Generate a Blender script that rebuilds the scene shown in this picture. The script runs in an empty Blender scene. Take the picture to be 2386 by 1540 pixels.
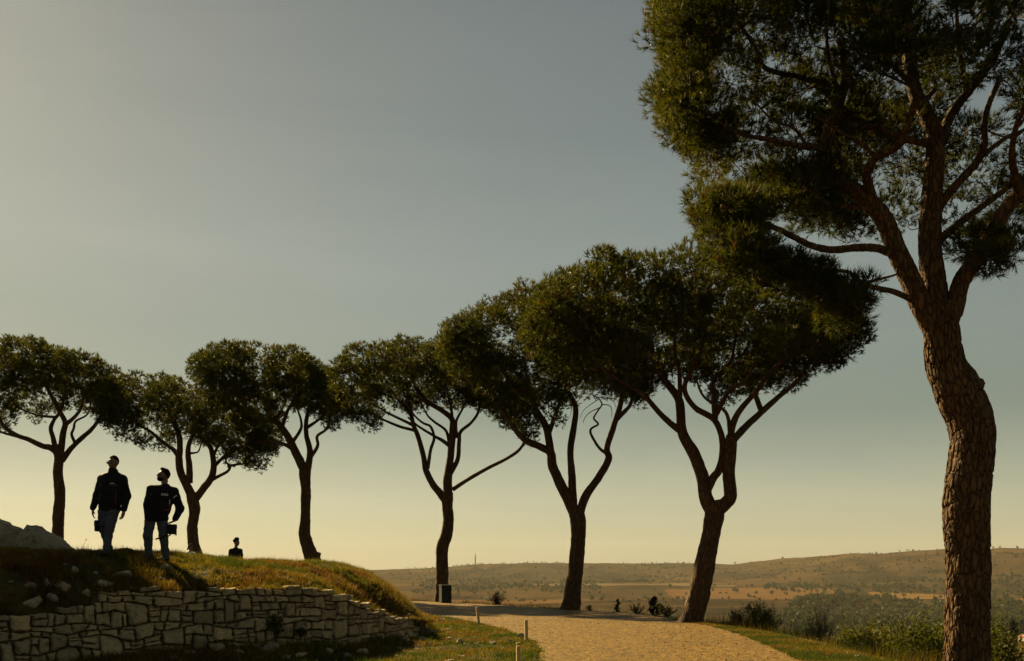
import bpy, bmesh, math, random
import numpy as np
from mathutils import Vector, Matrix

SC = bpy.context.scene
COL = SC.collection
RNG = np.random.default_rng(7)
random.seed(7)

# ---------------------------------------------------------------- camera
F, CX, HY, CZ = 2290.0, 1192.5, 1326.0, 1.6      # focal length, optical axis and horizon in units of a 2385 wide picture
cam_d = bpy.data.cameras.new('camera')
cam = bpy.data.objects.new('camera', cam_d)
COL.objects.link(cam)
cam.location = (0, 0, CZ)
cam.rotation_euler = (math.radians(90), 0, 0)
cam_d.sensor_width = 36.0
cam_d.lens = 36.0 * F / 2385.0
cam_d.shift_y = (HY - 770.0) / 2385.0
cam_d.clip_start = 0.1
cam_d.clip_end = 40000
SC.camera = cam

# ---------------------------------------------------------------- sky and sun
SUN_AZ = math.radians(-37.0)       # left of the viewing direction
SUN_EL = math.radians(31.0)
world = bpy.data.worlds.new('World')
SC.world = world
world.use_nodes = True
wn, wl = world.node_tree.nodes, world.node_tree.links
bg = wn['Background']
sky = wn.new('ShaderNodeTexSky')
sky.sky_type = 'NISHITA'
sky.sun_disc = False
sky.sun_elevation = SUN_EL
sky.sun_rotation = SUN_AZ
sky.altitude = 300
sky.air_density = 1.0
sky.dust_density = 1.0
sky.ozone_density = 1.0
tc = wn.new('ShaderNodeTexCoord')
sep = wn.new('ShaderNodeSeparateXYZ')
wl.new(tc.outputs['Generated'], sep.inputs[0])
ramp = wn.new('ShaderNodeValToRGB')          # warm, dusty air low down, grey blue higher up
ramp.color_ramp.interpolation = 'LINEAR'
el = ramp.color_ramp.elements
SKY_TINT = [(0.0, (1.36, 1.31, 0.95)), (0.03, (1.34, 1.29, 0.90)), (0.07, (1.36, 1.30, 0.92)), (0.15, (0.86, 0.90, 0.67)), (0.30, (1.02, 1.03, 0.82)), (0.5, (0.73, 0.755, 0.64)), (1.0, (0.49, 0.53, 0.48))]
el[0].position, el[0].color = SKY_TINT[0][0], (*SKY_TINT[0][1], 1)
el[1].position, el[1].color = SKY_TINT[-1][0], (*SKY_TINT[-1][1], 1)
for p_, c_ in SKY_TINT[1:-1]:
    e_ = el.new(p_)
    e_.color = (*c_, 1)
wl.new(sep.outputs['Z'], ramp.inputs[0])
mul = wn.new('ShaderNodeMix')
mul.data_type = 'RGBA'
mul.blend_type = 'MULTIPLY'
mul.inputs[0].default_value = 1.0
soft = wn.new('ShaderNodeGamma')               # evens out the brightness between the sun's side and the far side
soft.inputs[1].default_value = 0.45
wl.new(sky.outputs[0], soft.inputs[0])
wl.new(soft.outputs[0], mul.inputs[6])
wl.new(ramp.outputs[0], mul.inputs[7])
cirrus = wn.new('ShaderNodeTexNoise')            # faint streaks of high cloud
cmap = wn.new('ShaderNodeMapping')
cmap.inputs['Scale'].default_value = (1.6, 1.6, 9.0)
cmap.inputs['Rotation'].default_value = (0.0, 0.22, 0.0)
wl.new(tc.outputs['Generated'], cmap.inputs['Vector'])
wl.new(cmap.outputs[0], cirrus.inputs['Vector'])
cirrus.inputs['Scale'].default_value = 1.5
cirrus.inputs['Detail'].default_value = 7
cirrus.inputs['Roughness'].default_value = 0.62
cirrus.inputs['Distortion'].default_value = 0.6
cramp = wn.new('ShaderNodeValToRGB')
cramp.color_ramp.elements[0].position, cramp.color_ramp.elements[0].color = 0.35, (0.975, 0.98, 0.985, 1)
cramp.color_ramp.elements[1].position, cramp.color_ramp.elements[1].color = 0.72, (1.06, 1.045, 1.035, 1)
wl.new(cirrus.outputs['Fac'], cramp.inputs[0])
mul2 = wn.new('ShaderNodeMix')
mul2.data_type = 'RGBA'
mul2.blend_type = 'MULTIPLY'
mul2.inputs[0].default_value = 1.0
wl.new(mul.outputs[2], mul2.inputs[6])
wl.new(cramp.outputs[0], mul2.inputs[7])
wl.new(mul2.outputs[2], bg.inputs[0])
bg.inputs[1].default_value = 0.05

sun_d = bpy.data.lights.new('sun', 'SUN')
sun_d.energy = 5.0
sun_d.angle = math.radians(0.6)
sun_d.color = (1.0, 0.73, 0.34)
sun = bpy.data.objects.new('sun', sun_d)
COL.objects.link(sun)
SUN_DIR = Vector((math.sin(SUN_AZ) * math.cos(SUN_EL), math.cos(SUN_AZ) * math.cos(SUN_EL), math.sin(SUN_EL)))
sun.rotation_euler = SUN_DIR.to_track_quat('Z', 'Y').to_euler()
sun.location = (-30, 30, 40)

SC.view_settings.view_transform = 'Standard'
SC.view_settings.look = 'None'
SC.view_settings.exposure = 1.58
SC.view_settings.gamma = 1.0
SC.render.engine = 'CYCLES'
SC.cycles.max_bounces = 6
SC.cycles.diffuse_bounces = 3
SC.cycles.transmission_bounces = 4
SC.cycles.volume_bounces = 0
SC.cycles.use_denoising = True


# ---------------------------------------------------------------- helpers
def P(px, py, Y):
    return np.array([(px - CX) / F * Y, Y, CZ - (py - HY) / F * Y])


def hash3(ix, iy, iz, seed):
    h = (ix.astype(np.int64) * 374761393 + iy.astype(np.int64) * 668265263 + iz.astype(np.int64) * 2147483647 + seed * 974634777) & 0xFFFFFFFF
    h = ((h ^ (h >> 13)) * 1274126177) & 0xFFFFFFFF
    h = ((h ^ (h >> 16)) * 2246822519) & 0xFFFFFFFF
    return ((h ^ (h >> 15)) & 0xFFFFFF) / float(0xFFFFFF)


def vnoise(x, y, z=None, seed=0):
    x = np.asarray(x, float)
    y = np.asarray(y, float)
    z = np.zeros_like(x) if z is None else np.asarray(z, float)
    ix, iy, iz = np.floor(x), np.floor(y), np.floor(z)
    fx, fy, fz = x - ix, y - iy, z - iz
    fx, fy, fz = [t * t * (3 - 2 * t) for t in (fx, fy, fz)]
    r = 0
    for dx in (0, 1):
        for dy in (0, 1):
            for dz in (0, 1):
                w = (fx if dx else 1 - fx) * (fy if dy else 1 - fy) * (fz if dz else 1 - fz)
                r = r + w * hash3(ix + dx, iy + dy, iz + dz, seed)
    return r * 2 - 1


def fbm(x, y, z=None, octaves=4, seed=0):
    r, a, s = 0, 0.5, 1.0
    for o in range(octaves):
        r = r + a * vnoise(np.asarray(x) * s, np.asarray(y) * s, None if z is None else np.asarray(z) * s, seed + o * 17)
        a *= 0.5
        s *= 2.03
    return r


def sstep(a, b, x):
    t = np.clip((np.asarray(x, float) - a) / (b - a), 0, 1)
    return t * t * (3 - 2 * t)


def link(o, parent=None):
    COL.objects.link(o)
    if parent is not None:
        o.parent = parent
    return o


def tag(o, label=None, cat=None, group=None, kind=None):
    if label:
        o['label'] = label
    if cat:
        o['category'] = cat
    if group:
        o['group'] = group
    if kind:
        o['kind'] = kind
    return o


def empty(name, loc, label=None, cat=None, group=None, rz=0.0):
    o = bpy.data.objects.new(name, None)
    o.empty_display_size = 0.2
    o.location = loc
    o.rotation_euler = (0, 0, rz)
    link(o)
    return tag(o, label, cat, group)


def np_mesh(name, V, Fa, mat, smooth=False, color=None):
    """one mesh datablock from numpy arrays; Fa is (n,3) or (n,4) or a list of such"""
    V = np.ascontiguousarray(V, dtype=np.float32)
    if not isinstance(Fa, (list, tuple)):
        Fa = [Fa]
    Fa = [np.asarray(f, dtype=np.int32) for f in Fa if len(f)]
    me = bpy.data.meshes.new(name)
    me.vertices.add(len(V))
    me.vertices.foreach_set('co', V.ravel())
    tot = np.concatenate([np.full(len(f), f.shape[1], np.int32) for f in Fa])
    idx = np.concatenate([f.ravel() for f in Fa])
    me.loops.add(len(idx))
    me.loops.foreach_set('vertex_index', idx)
    me.polygons.add(len(tot))
    st = np.zeros(len(tot), np.int32)
    st[1:] = np.cumsum(tot)[:-1]
    me.polygons.foreach_set('loop_start', st)
    me.polygons.foreach_set('loop_total', tot)
    me.polygons.foreach_set('use_smooth', np.full(len(tot), bool(smooth)))
    me.update(calc_edges=True)
    if color is not None:
        ca = me.color_attributes.new('Col', 'FLOAT_COLOR', 'POINT')
        c = np.ones((len(V), 4), np.float32)
        c[:, :3] = color
        ca.data.foreach_set('color', c.ravel())
    if mat is not None:
        me.materials.append(mat)
    return me


def obj(name, me, parent=None, loc=(0, 0, 0)):
    o = bpy.data.objects.new(name, me)
    o.location = loc
    return link(o, parent)


def merge(parts):
    """parts: list of (V, [F...]) -> V, [F3, F4]"""
    Vs, F3, F4, off = [], [], [], 0
    for V, Fs in parts:
        Vs.append(V)
        for f in (Fs if isinstance(Fs, (list, tuple)) else [Fs]):
            f = np.asarray(f)
            if len(f) == 0:
                continue
            (F3 if f.shape[1] == 3 else F4).append(f + off)
        off += len(V)
    out = []
    if F3:
        out.append(np.concatenate(F3))
    if F4:
        out.append(np.concatenate(F4))
    return np.concatenate(Vs), out


def catmull(pts, n):
    """resample a polyline (k,d) smoothly with about n points per segment"""
    pts = np.asarray(pts, float)
    if len(pts) < 3:
        t = np.linspace(0, 1, n + 1)[:, None]
        return pts[0] * (1 - t) + pts[-1] * t
    e = np.vstack([2 * pts[0] - pts[1], pts, 2 * pts[-1] - pts[-2]])
    out = []
    for i in range(len(pts) - 1):
        p0, p1, p2, p3 = e[i], e[i + 1], e[i + 2], e[i + 3]
        t = np.linspace(0, 1, n, endpoint=False)[:, None]
        out.append(0.5 * ((2 * p1) + (-p0 + p2) * t + (2 * p0 - 5 * p1 + 4 * p2 - p3) * t ** 2 + (-p0 + 3 * p1 - 3 * p2 + p3) * t ** 3))
    out.append(pts[-1:])
    return np.concatenate(out)


def tube(C, R, sides=8, disp=None, cap=True):
    """tube along points C (n,3) with radii R; disp(theta grid, arc grid) adds to the radius"""
    C = np.asarray(C, float)
    n = len(C)
    T = np.gradient(C, axis=0)
    T /= np.linalg.norm(T, axis=1)[:, None] + 1e-9
    ref = np.array([0.0, 1.0, 0.0]) if abs(T[0][1]) < 0.9 else np.array([1.0, 0, 0])
    Nn = np.zeros_like(C)
    v = ref - T[0] * ref.dot(T[0])
    v /= np.linalg.norm(v)
    for i in range(n):
        v = v - T[i] * v.dot(T[i])
        v /= np.linalg.norm(v) + 1e-9
        Nn[i] = v
    B = np.cross(T, Nn)
    th = np.linspace(0, 2 * np.pi, sides, endpoint=False)
    R = np.broadcast_to(np.asarray(R, float), (n,))
    rad = np.repeat(R[:, None], sides, 1)
    if disp is not None:
        arc = np.concatenate([[0], np.cumsum(np.linalg.norm(np.diff(C, axis=0), axis=1))])
        rad = rad + disp(np.broadcast_to(th, (n, sides)), np.broadcast_to(arc[:, None], (n, sides)), rad)
    V = C[:, None, :] + rad[:, :, None] * (np.cos(th)[None, :, None] * Nn[:, None, :] + np.sin(th)[None, :, None] * B[:, None, :])
    V = V.reshape(-1, 3)
    i = np.arange(n - 1)[:, None] * sides
    j = np.arange(sides)[None, :]
    j2 = (j + 1) % sides
    Q = np.stack([i + j, i + j2, i + sides + j2, i + sides + j], -1).reshape(-1, 4)
    Fs = [Q]
    if cap:
        V = np.vstack([V, C[:1], C[-1:]])
        a = np.arange(sides)
        b = (a + 1) % sides
        Fs.append(np.concatenate([np.stack([b, a, np.full(sides, n * sides)], -1),
                                  np.stack([(n - 1) * sides + a, (n - 1) * sides + b, np.full(sides, n * sides + 1)], -1)]))
    return V, Fs


def box(cx, cy, cz, sx, sy, sz):
    s = np.array([[-1, -1, -1], [1, -1, -1], [1, 1, -1], [-1, 1, -1], [-1, -1, 1], [1, -1, 1], [1, 1, 1], [-1, 1, 1]], float) * 0.5
    V = s * np.array([sx, sy, sz]) + np.array([cx, cy, cz])
    Q = np.array([[0, 3, 2, 1], [4, 5, 6, 7], [0, 1, 5, 4], [1, 2, 6, 5], [2, 3, 7, 6], [3, 0, 4, 7]])
    return V, [Q]


def bevel_mesh(name, parts, mat, width=0.01, seg=2):
    V, Fs = merge(parts)
    me = np_mesh(name, V, Fs, mat)
    bm = bmesh.new()
    bm.from_mesh(me)
    bmesh.ops.bevel(bm, geom=list(bm.edges), offset=width, segments=seg, affect='EDGES', profile=0.6)
    bm.to_mesh(me)
    bm.free()
    return me


# ---------------------------------------------------------------- materials
def new_mat(name):
    m = bpy.data.materials.new(name)
    m.use_nodes = True
    n, l = m.node_tree.nodes, m.node_tree.links
    return m, n, l, n['Principled BSDF']


def noise_node(n, l, scale, detail=6, rough=0.6, vec=None, dist=0.0):
    t = n.new('ShaderNodeTexNoise')
    t.inputs['Scale'].default_value = scale
    t.inputs['Detail'].default_value = detail
    t.inputs['Roughness'].default_value = rough
    t.inputs['Distortion'].default_value = dist
    if vec is not None:
        l.new(vec, t.inputs['Vector'])
    return t


def ramp_node(n, l, src, stops, interp='LINEAR'):
    r = n.new('ShaderNodeValToRGB')
    r.color_ramp.interpolation = interp
    e = r.color_ramp.elements
    e[0].position, e[0].color = stops[0][0], (*stops[0][1], 1)
    e[1].position, e[1].color = stops[-1][0], (*stops[-1][1], 1)
    for p, c in stops[1:-1]:
        q = e.new(p)
        q.color = (*c, 1)
    l.new(src, r.inputs[0])
    return r


def mix_node(n, l, a, b, fac, mode='MIX'):
    m = n.new('ShaderNodeMix')
    m.data_type = 'RGBA'
    m.blend_type = mode
    for sock, v in ((0, fac), (6, a), (7, b)):
        if hasattr(v, 'is_output'):
            l.new(v, m.inputs[sock])
        elif isinstance(v, (int, float)):
            m.inputs[sock].default_value = v
        else:
            m.inputs[sock].default_value = (*v, 1)
    return m.outputs[2]


def bump_node(n, l, src, strength, dist, bsdf):
    b = n.new('ShaderNodeBump')
    b.inputs['Strength'].default_value = strength
    b.inputs['Distance'].default_value = dist
    l.new(src, b.inputs['Height'])
    l.new(b.outputs[0], bsdf.inputs['Normal'])
    return b


def geo_pos(n):
    return n.new('ShaderNodeNewGeometry').outputs['Position']


def obj_co(n):
    return n.new('ShaderNodeTexCoord').outputs['Object']


def map_scale(n, l, vec, s):
    m = n.new('ShaderNodeMapping')
    m.inputs['Scale'].default_value = s
    l.new(vec, m.inputs['Vector'])
    return m.outputs[0]


def mat_plain(name, col, rough=0.7, var=0.25, scale=20.0, bump=0.2, dist=0.005, spec=0.3):
    m, n, l, b = new_mat(name)
    t = noise_node(n, l, scale, 5, 0.65, obj_co(n))
    r = ramp_node(n, l, t.outputs['Fac'], [(0.25, tuple(c * (1 - var) for c in col)), (0.75, tuple(min(1, c * (1 + var)) for c in col))])
    l.new(r.outputs[0], b.inputs['Base Color'])
    b.inputs['Roughness'].default_value = rough
    b.inputs['Specular IOR Level'].default_value = spec
    if bump:
        bump_node(n, l, t.outputs['Fac'], bump, dist, b)
    return m


def mat_leaf(name, transl=0.45, gain=1.0, rough=0.55):
    """leaf or needle: colour from the mesh's own Col attribute, half diffuse and half light passing through"""
    m, n, l, b = new_mat(name)
    a = n.new('ShaderNodeAttribute')
    a.attribute_name = 'Col'
    b.inputs['Roughness'].default_value = rough
    b.inputs['Specular IOR Level'].default_value = 0.07
    l.new(a.outputs['Color'], b.inputs['Base Color'])
    tr = n.new('ShaderNodeBsdfTranslucent')
    g = mix_node(n, l, a.outputs['Color'], (1.0 * gain, 0.92 * gain, 0.45 * gain), 1.0, 'MULTIPLY')
    l.new(g, tr.inputs['Color'])
    ms = n.new('ShaderNodeMixShader')
    ms.inputs[0].default_value = transl
    l.new(b.outputs[0], ms.inputs[1])
    l.new(tr.outputs[0], ms.inputs[2])
    l.new(ms.outputs[0], n['Material Output'].inputs['Surface'])
    return m


def mat_bark(name, scale=1.0, dark=(0.040, 0.022, 0.010), mid=(0.080, 0.046, 0.019), light=(0.155, 0.090, 0.036), bump=0.8):
    m, n, l, b = new_mat(name)
    co = obj_co(n)
    wv = noise_node(n, l, 3.0 * scale, 3, 0.5, co)
    wob = n.new('ShaderNodeVectorMath')
    wob.operation = 'MULTIPLY_ADD'
    l.new(wv.outputs['Color'], wob.inputs[0])
    wob.inputs[1].default_value = (0.12, 0.12, 0.25)
    l.new(co, wob.inputs[2])
    v = n.new('ShaderNodeTexVoronoi')
    v.feature = 'DISTANCE_TO_EDGE'
    v.inputs['Scale'].default_value = 15.0 * scale
    l.new(map_scale(n, l, wob.outputs[0], (1, 1, 0.28)), v.inputs['Vector'])
    v2 = n.new('ShaderNodeTexVoronoi')
    v2.inputs['Scale'].default_value = 15.0 * scale
    l.new(map_scale(n, l, wob.outputs[0], (1, 1, 0.28)), v2.inputs['Vector'])
    fine = noise_node(n, l, 55 * scale, 5, 0.7, map_scale(n, l, co, (1, 1, 0.5)))
    r = ramp_node(n, l, v.outputs['Distance'], [(0.0, (0, 0, 0)), (0.12, (0.8, 0.8, 0.8)), (0.4, (1, 1, 1))])
    cell = ramp_node(n, l, v2.outputs['Color'], [(0.1, mid), (0.9, light)])
    c1 = mix_node(n, l, dark, cell.outputs[0], r.outputs[0])
    c2 = mix_node(n, l, c1, ramp_node(n, l, fine.outputs['Fac'], [(0.3, (0.55, 0.5, 0.45)), (0.75, (1.25, 1.2, 1.1))]).outputs[0], 0.8, 'MULTIPLY')
    l.new(c2, b.inputs['Base Color'])
    b.inputs['Roughness'].default_value = 0.85
    b.inputs['Specular IOR Level'].default_value = 0.2
    h = n.new('ShaderNodeMath')
    h.operation = 'MULTIPLY_ADD'
    l.new(fine.outputs['Fac'], h.inputs[0])
    h.inputs[1].default_value = 0.35
    l.new(r.outputs[0], h.inputs[2])
    bump_node(n, l, h.outputs[0], bump, 0.03 / scale, b)
    return m


M = {}
M['needle'] = mat_leaf('pine_needles', 0.5, 1.5)
M['grass'] = mat_leaf('grass_blades', 0.5, 1.3)
M['leaf'] = mat_leaf('shrub_leaves', 0.4, 1.1)
M['bark'] = mat_bark('pine_bark')
M['bark_far'] = mat_bark('pine_bark_coarse', 0.8, mid=(0.075, 0.042, 0.020), light=(0.13, 0.076, 0.034))
M['twig'] = mat_plain('twig_bark', (0.05, 0.032, 0.018), 0.85, 0.3, 30)
# ---------------------------------------------------------------- ground shape
# wall line of the terrace: (picture x, distance, wall top z, wall foot z)
WL = [(-420, 13.2, 0.85, 0.02), (-140, 14.6, 0.88, 0.03), (0, 15.2, 0.90, 0.05), (110, 15.7, 0.92, 0.10), (215, 16.15, 0.98, 0.15), (240, 16.25, 1.24, 0.16), (493, 17.3, 1.27, 0.28),
      (690, 18.3, 1.26, 0.26), (800, 19.1, 1.14, 0.10), (830, 19.5, 0.95, 0.16), (886, 20.2, 0.76, 0.24), (925, 20.8, 0.55, 0.2), (960, 21.4, 0.55, 0.05), (985, 22.0, 0.50, 0.0), (1000, 22.8, 0.45, 0), (1008, 24.0, 0.40, 0),
      (1004, 26, 0.2, 0), (975, 29, 0.15, 0.05), (900, 33, 0.35, 0.3), (760, 37, 0.5, 0.5), (500, 41, 0.6, 0.6), (100, 43, 0.6, 0.6)]
_wp = np.array([[(p - CX) / F * y, y, t, f] for p, y, t, f in WL])
WALL = catmull(_wp, 12)
WALL[:, 2] = np.interp(np.linspace(0, 1, len(WALL)), np.linspace(0, 1, len(_wp)), _wp[:, 2])
WALL[:, 3] = np.interp(np.linspace(0, 1, len(WALL)), np.linspace(0, 1, len(_wp)), _wp[:, 3])
_poly = np.vstack([WALL[:, :2], [[-40, 46], [-60, 30], [-60, 5], [-14, 8]]])


def in_poly(x, y, poly):
    x, y = np.asarray(x, float), np.asarray(y, float)
    c = np.zeros(x.shape, bool)
    a = poly
    b = np.roll(poly, -1, 0)
    for (x1, y1), (x2, y2) in zip(a, b):
        if y1 == y2:
            continue
        k = ((y1 > y) != (y2 > y)) & (x < (x2 - x1) * (y - y1) / (y2 - y1) + x1)
        c ^= k
    return c


def near_line(x, y, L):
    """distance to a dense polyline and index of the nearest point"""
    x, y = np.asarray(x, float).ravel(), np.asarray(y, float).ravel()
    d = np.empty(len(x))
    k = np.empty(len(x), int)
    for s in range(0, len(x), 20000):
        dx = x[s:s + 20000, None] - L[None, :, 0]
        dy = y[s:s + 20000, None] - L[None, :, 1]
        q = dx * dx + dy * dy
        k[s:s + 20000] = q.argmin(1)
        d[s:s + 20000] = np.sqrt(q.min(1))
    return d, k


def knoll_sd(x, y):
    sh = np.shape(x)
    d, k = near_line(x, y, WALL)
    ins = in_poly(np.ravel(x), np.ravel(y), _poly)
    return np.where(ins, d, -d).reshape(sh), k.reshape(sh)


def knoll_z(x, y, rough=True):
    x, y = np.asarray(x, float), np.asarray(y, float)
    d, k = knoll_sd(x, y)
    zt, zf = WALL[k, 2], WALL[k, 3]
    H = 1.92 - 0.18 * sstep(-7.7, -6.3, x)
    d2 = np.maximum(d - 0.25, 0)
    p = np.interp(d2, [0, 0.4, 0.9, 1.5, 2.1, 3.0, 5, 9], [0, 0.32, 0.60, 0.84, 0.97, 1.0, 1.0, 1.0])
    top = zt + (H - zt) * p
    # the terrace sinks gently towards its far side
    top = top - np.clip(y - 25, 0, 30) * 0.10 * sstep(1, 5, d)
    foot = zf * np.clip(1 + d / 1.3, 0, 1) - 0.25 * sstep(-0.9, -1.5, d)
    z = np.where(d > 0.22, top, foot)
    if rough:
        nz = fbm(x * 0.9, y * 0.9, octaves=3, seed=3) * 0.06 + fbm(x * 3.2, y * 3.2, octaves=3, seed=9) * 0.085
        z = z + nz * np.where(d > 0, sstep(0.2, 1.2, d), 0.8 * sstep(-1.6, -0.4, d))
    return z


# edge of the flat hilltop, beyond which the land falls away
CREST = catmull(np.array([[7.2, -30], [6.9, -5], [6.7, 10], [6.45, 17], [6.5, 22], [6.2, 26], [5.5, 29.6], [5.0, 34.2], [2.2, 39], [-2.2, 47], [-4.9, 50.2], [-12, 63], [-30, 76], [-90, 82], [-220, 60], [-300, -50], [-200, -200], [0, -240], [90, -160], [40, -60]], float), 10)
RIDGE_PX = [-1500, 0, 700, 871, 1012, 1106, 1231, 1364, 1431, 1612, 1703, 1813, 1908, 1981, 2052, 2204, 2341, 2385, 2800, 4500]
RIDGE_PY = [1330, 1330, 1329, 1328, 1322, 1315, 1311.5, 1311.5, 1312, 1312, 1315, 1302, 1296.5, 1288, 1289, 1278.5, 1276.5, 1278, 1280, 1290]
RR = ([-1500, 860, 1500, 1700, 2000, 2385, 4500], [6000, 6000, 5700, 5300, 4700, 4300, 4300])


def ground_z(x, y):
    x, y = np.asarray(x, float), np.asarray(y, float)
    sh = x.shape
    x, y = x.ravel(), y.ravel()
    r = np.hypot(x, y)
    d, k = near_line(x, y, CREST)
    ins = in_poly(x, y, CREST[:, :2])
    e = np.where(ins, 0, d)
    drop = np.interp(e, [0, 0.6, 2, 5, 12, 50, 100, 200, 300, 450, 700, 1000, 1300, 1700, 2200, 2800, 3300, 3900],
                     [0, 0.10, 0.7, 2.0, 3.4, 6.5, 10, 18, 25, 37, 56, 72, 78, 80, 76, 68, 58, 48])
    z = -drop
    px = CX + F * np.clip(x / np.maximum(y, 1e-3), -3, 3)
    px = np.where(y <= 0, np.where(x > 0, 4500, -1500), px)
    Rr = np.interp(px, *RR)
    zr = CZ + (HY - np.interp(px, RIDGE_PX, RIDGE_PY)) / F * Rr * np.clip(y / np.maximum(r, 1), 0.5, 1)
    t = np.clip((r - 0.70 * Rr) / (0.30 * Rr), 0, 1.0)
    hill = np.where(r < Rr, -52 + (zr + 52) * (0.45 * t + 0.55 * t * t * (3 - 2 * t)), zr - (r - Rr) * 0.06)
    z = np.where(r > 0.70 * Rr, np.maximum(hill, z + (hill - z) * sstep(0, 0.1, t)), z)
    # undulation: gullies on the slopes, rolling fields in the valley
    far = sstep(250, 1200, r)
    g = fbm(x / 420.0, y / 420.0, octaves=4, seed=21)
    z = z + far * g * 18 * (1 - sstep(0.93, 1.0, r / Rr) * 0.9)
    gl = np.abs(fbm(x / 260.0 + 0.6 * g, y / 900.0, octaves=3, seed=31))
    z = z - sstep(0.72, 0.8, r / Rr) * (1 - sstep(0.9, 0.985, r / Rr)) * np.clip(0.16 - gl, 0, 1) * 110
    z = z + sstep(0.95, 1.0, r / Rr) * fbm(x / 90.0, y / 90.0, octaves=3, seed=37) * 5
    mid = sstep(8, 30, e) * (1 - sstep(250, 800, r))
    z = z + mid * fbm(x / 14.0, y / 14.0, octaves=3, seed=23) * 1.2
    near = sstep(0.15, 1.0, e) * (1 - sstep(20, 60, e))
    z = z + near * fbm(x * 0.7, y * 0.7, octaves=3, seed=25) * 0.25
    return z.reshape(sh)


# road outline, on the flat ground
ROAD_PX_L = [(1275, 1580), (1264, 1540), (1256, 1515), (1243, 1495), (1207, 1480), (1171, 1466), (1113, 1452), (1063, 1442), (993, 1432), (940, 1428)]
ROAD_PX_R = [(900, 1401), (976, 1401.5), (1075, 1405), (1200, 1413), (1310, 1420.5), (1444, 1427), (1516, 1433), (1570, 1446), (1648, 1457), (1720, 1477), (1792, 1506), (1864, 1540), (1935, 1580)]


def flat(px, py):
    Y = CZ * F / (py - HY)
    return ((px - CX) / F * Y, Y)


ROAD = np.array([(0.35, 4.0), (0.36, 10.0)] + [flat(*q) for q in ROAD_PX_L] + [(-11.5, 36.5), (-13.5, 48.8)] + [flat(*q) for q in ROAD_PX_R] + [(4.75, 10.0), (4.6, 4.0)])


def build_ground():
    az = np.concatenate([np.radians(np.arange(-180, -40, 2.5)), np.radians(np.linspace(-40, 40, 301)), np.radians(np.arange(42.5, 180.1, 2.5))])
    rr = np.concatenate([np.geomspace(1.0, 14, 24, endpoint=False), np.geomspace(14, 75, 130, endpoint=False), np.geomspace(75, 1000, 70, endpoint=False), np.geomspace(1000, 6200, 160, endpoint=False), np.geomspace(6200, 9000, 6)])
    A, R = np.meshgrid(az, rr)
    X, Y = R * np.sin(A), R * np.cos(A)
    Z = ground_z(X, Y)
    kd, _ = knoll_sd(X.ravel(), Y.ravel())
    # grassy ground rolls a little, but lies flat and just below the road sheet
    rd = in_poly(X, Y, ROAD)
    dr, _ = near_line(X, Y, np.vstack([np.linspace(a, b, 40) for a, b in zip(ROAD, np.roll(ROAD, -1, 0))]))
    dr = dr.reshape(X.shape)
    amp = np.where(rd, 0, sstep(0.2, 1.5, dr)) * (1 - sstep(60, 200, R))
    Z = Z + amp * (fbm(X * 0.8, Y * 0.8, octaves=3, seed=41) * 0.06 + fbm(X * 4, Y * 4, octaves=2, seed=43) * 0.02)
    Z = np.where(rd, -0.02, Z)
    n, m = X.shape
    V = np.stack([X, Y, Z], -1).reshape(-1, 3)
    i = np.arange(n - 1)[:, None] * m
    j = np.arange(m - 1)[None, :]
    Q = np.stack([i + j, i + m + j, i + m + j + 1, i + j + 1], -1).reshape(-1, 4)
    me = np_mesh('ground', V, Q, M['ground'], smooth=True)
    me.materials.append(M['fields'])
    far = (R[:-1, :-1] > 120).astype(np.int32).ravel()
    me.polygons.foreach_set('material_index', far)
    o = obj('ground', me)
    tag(o, 'hilltop ground falling away to a broad valley of dry fields and low hills', kind='structure')


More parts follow.
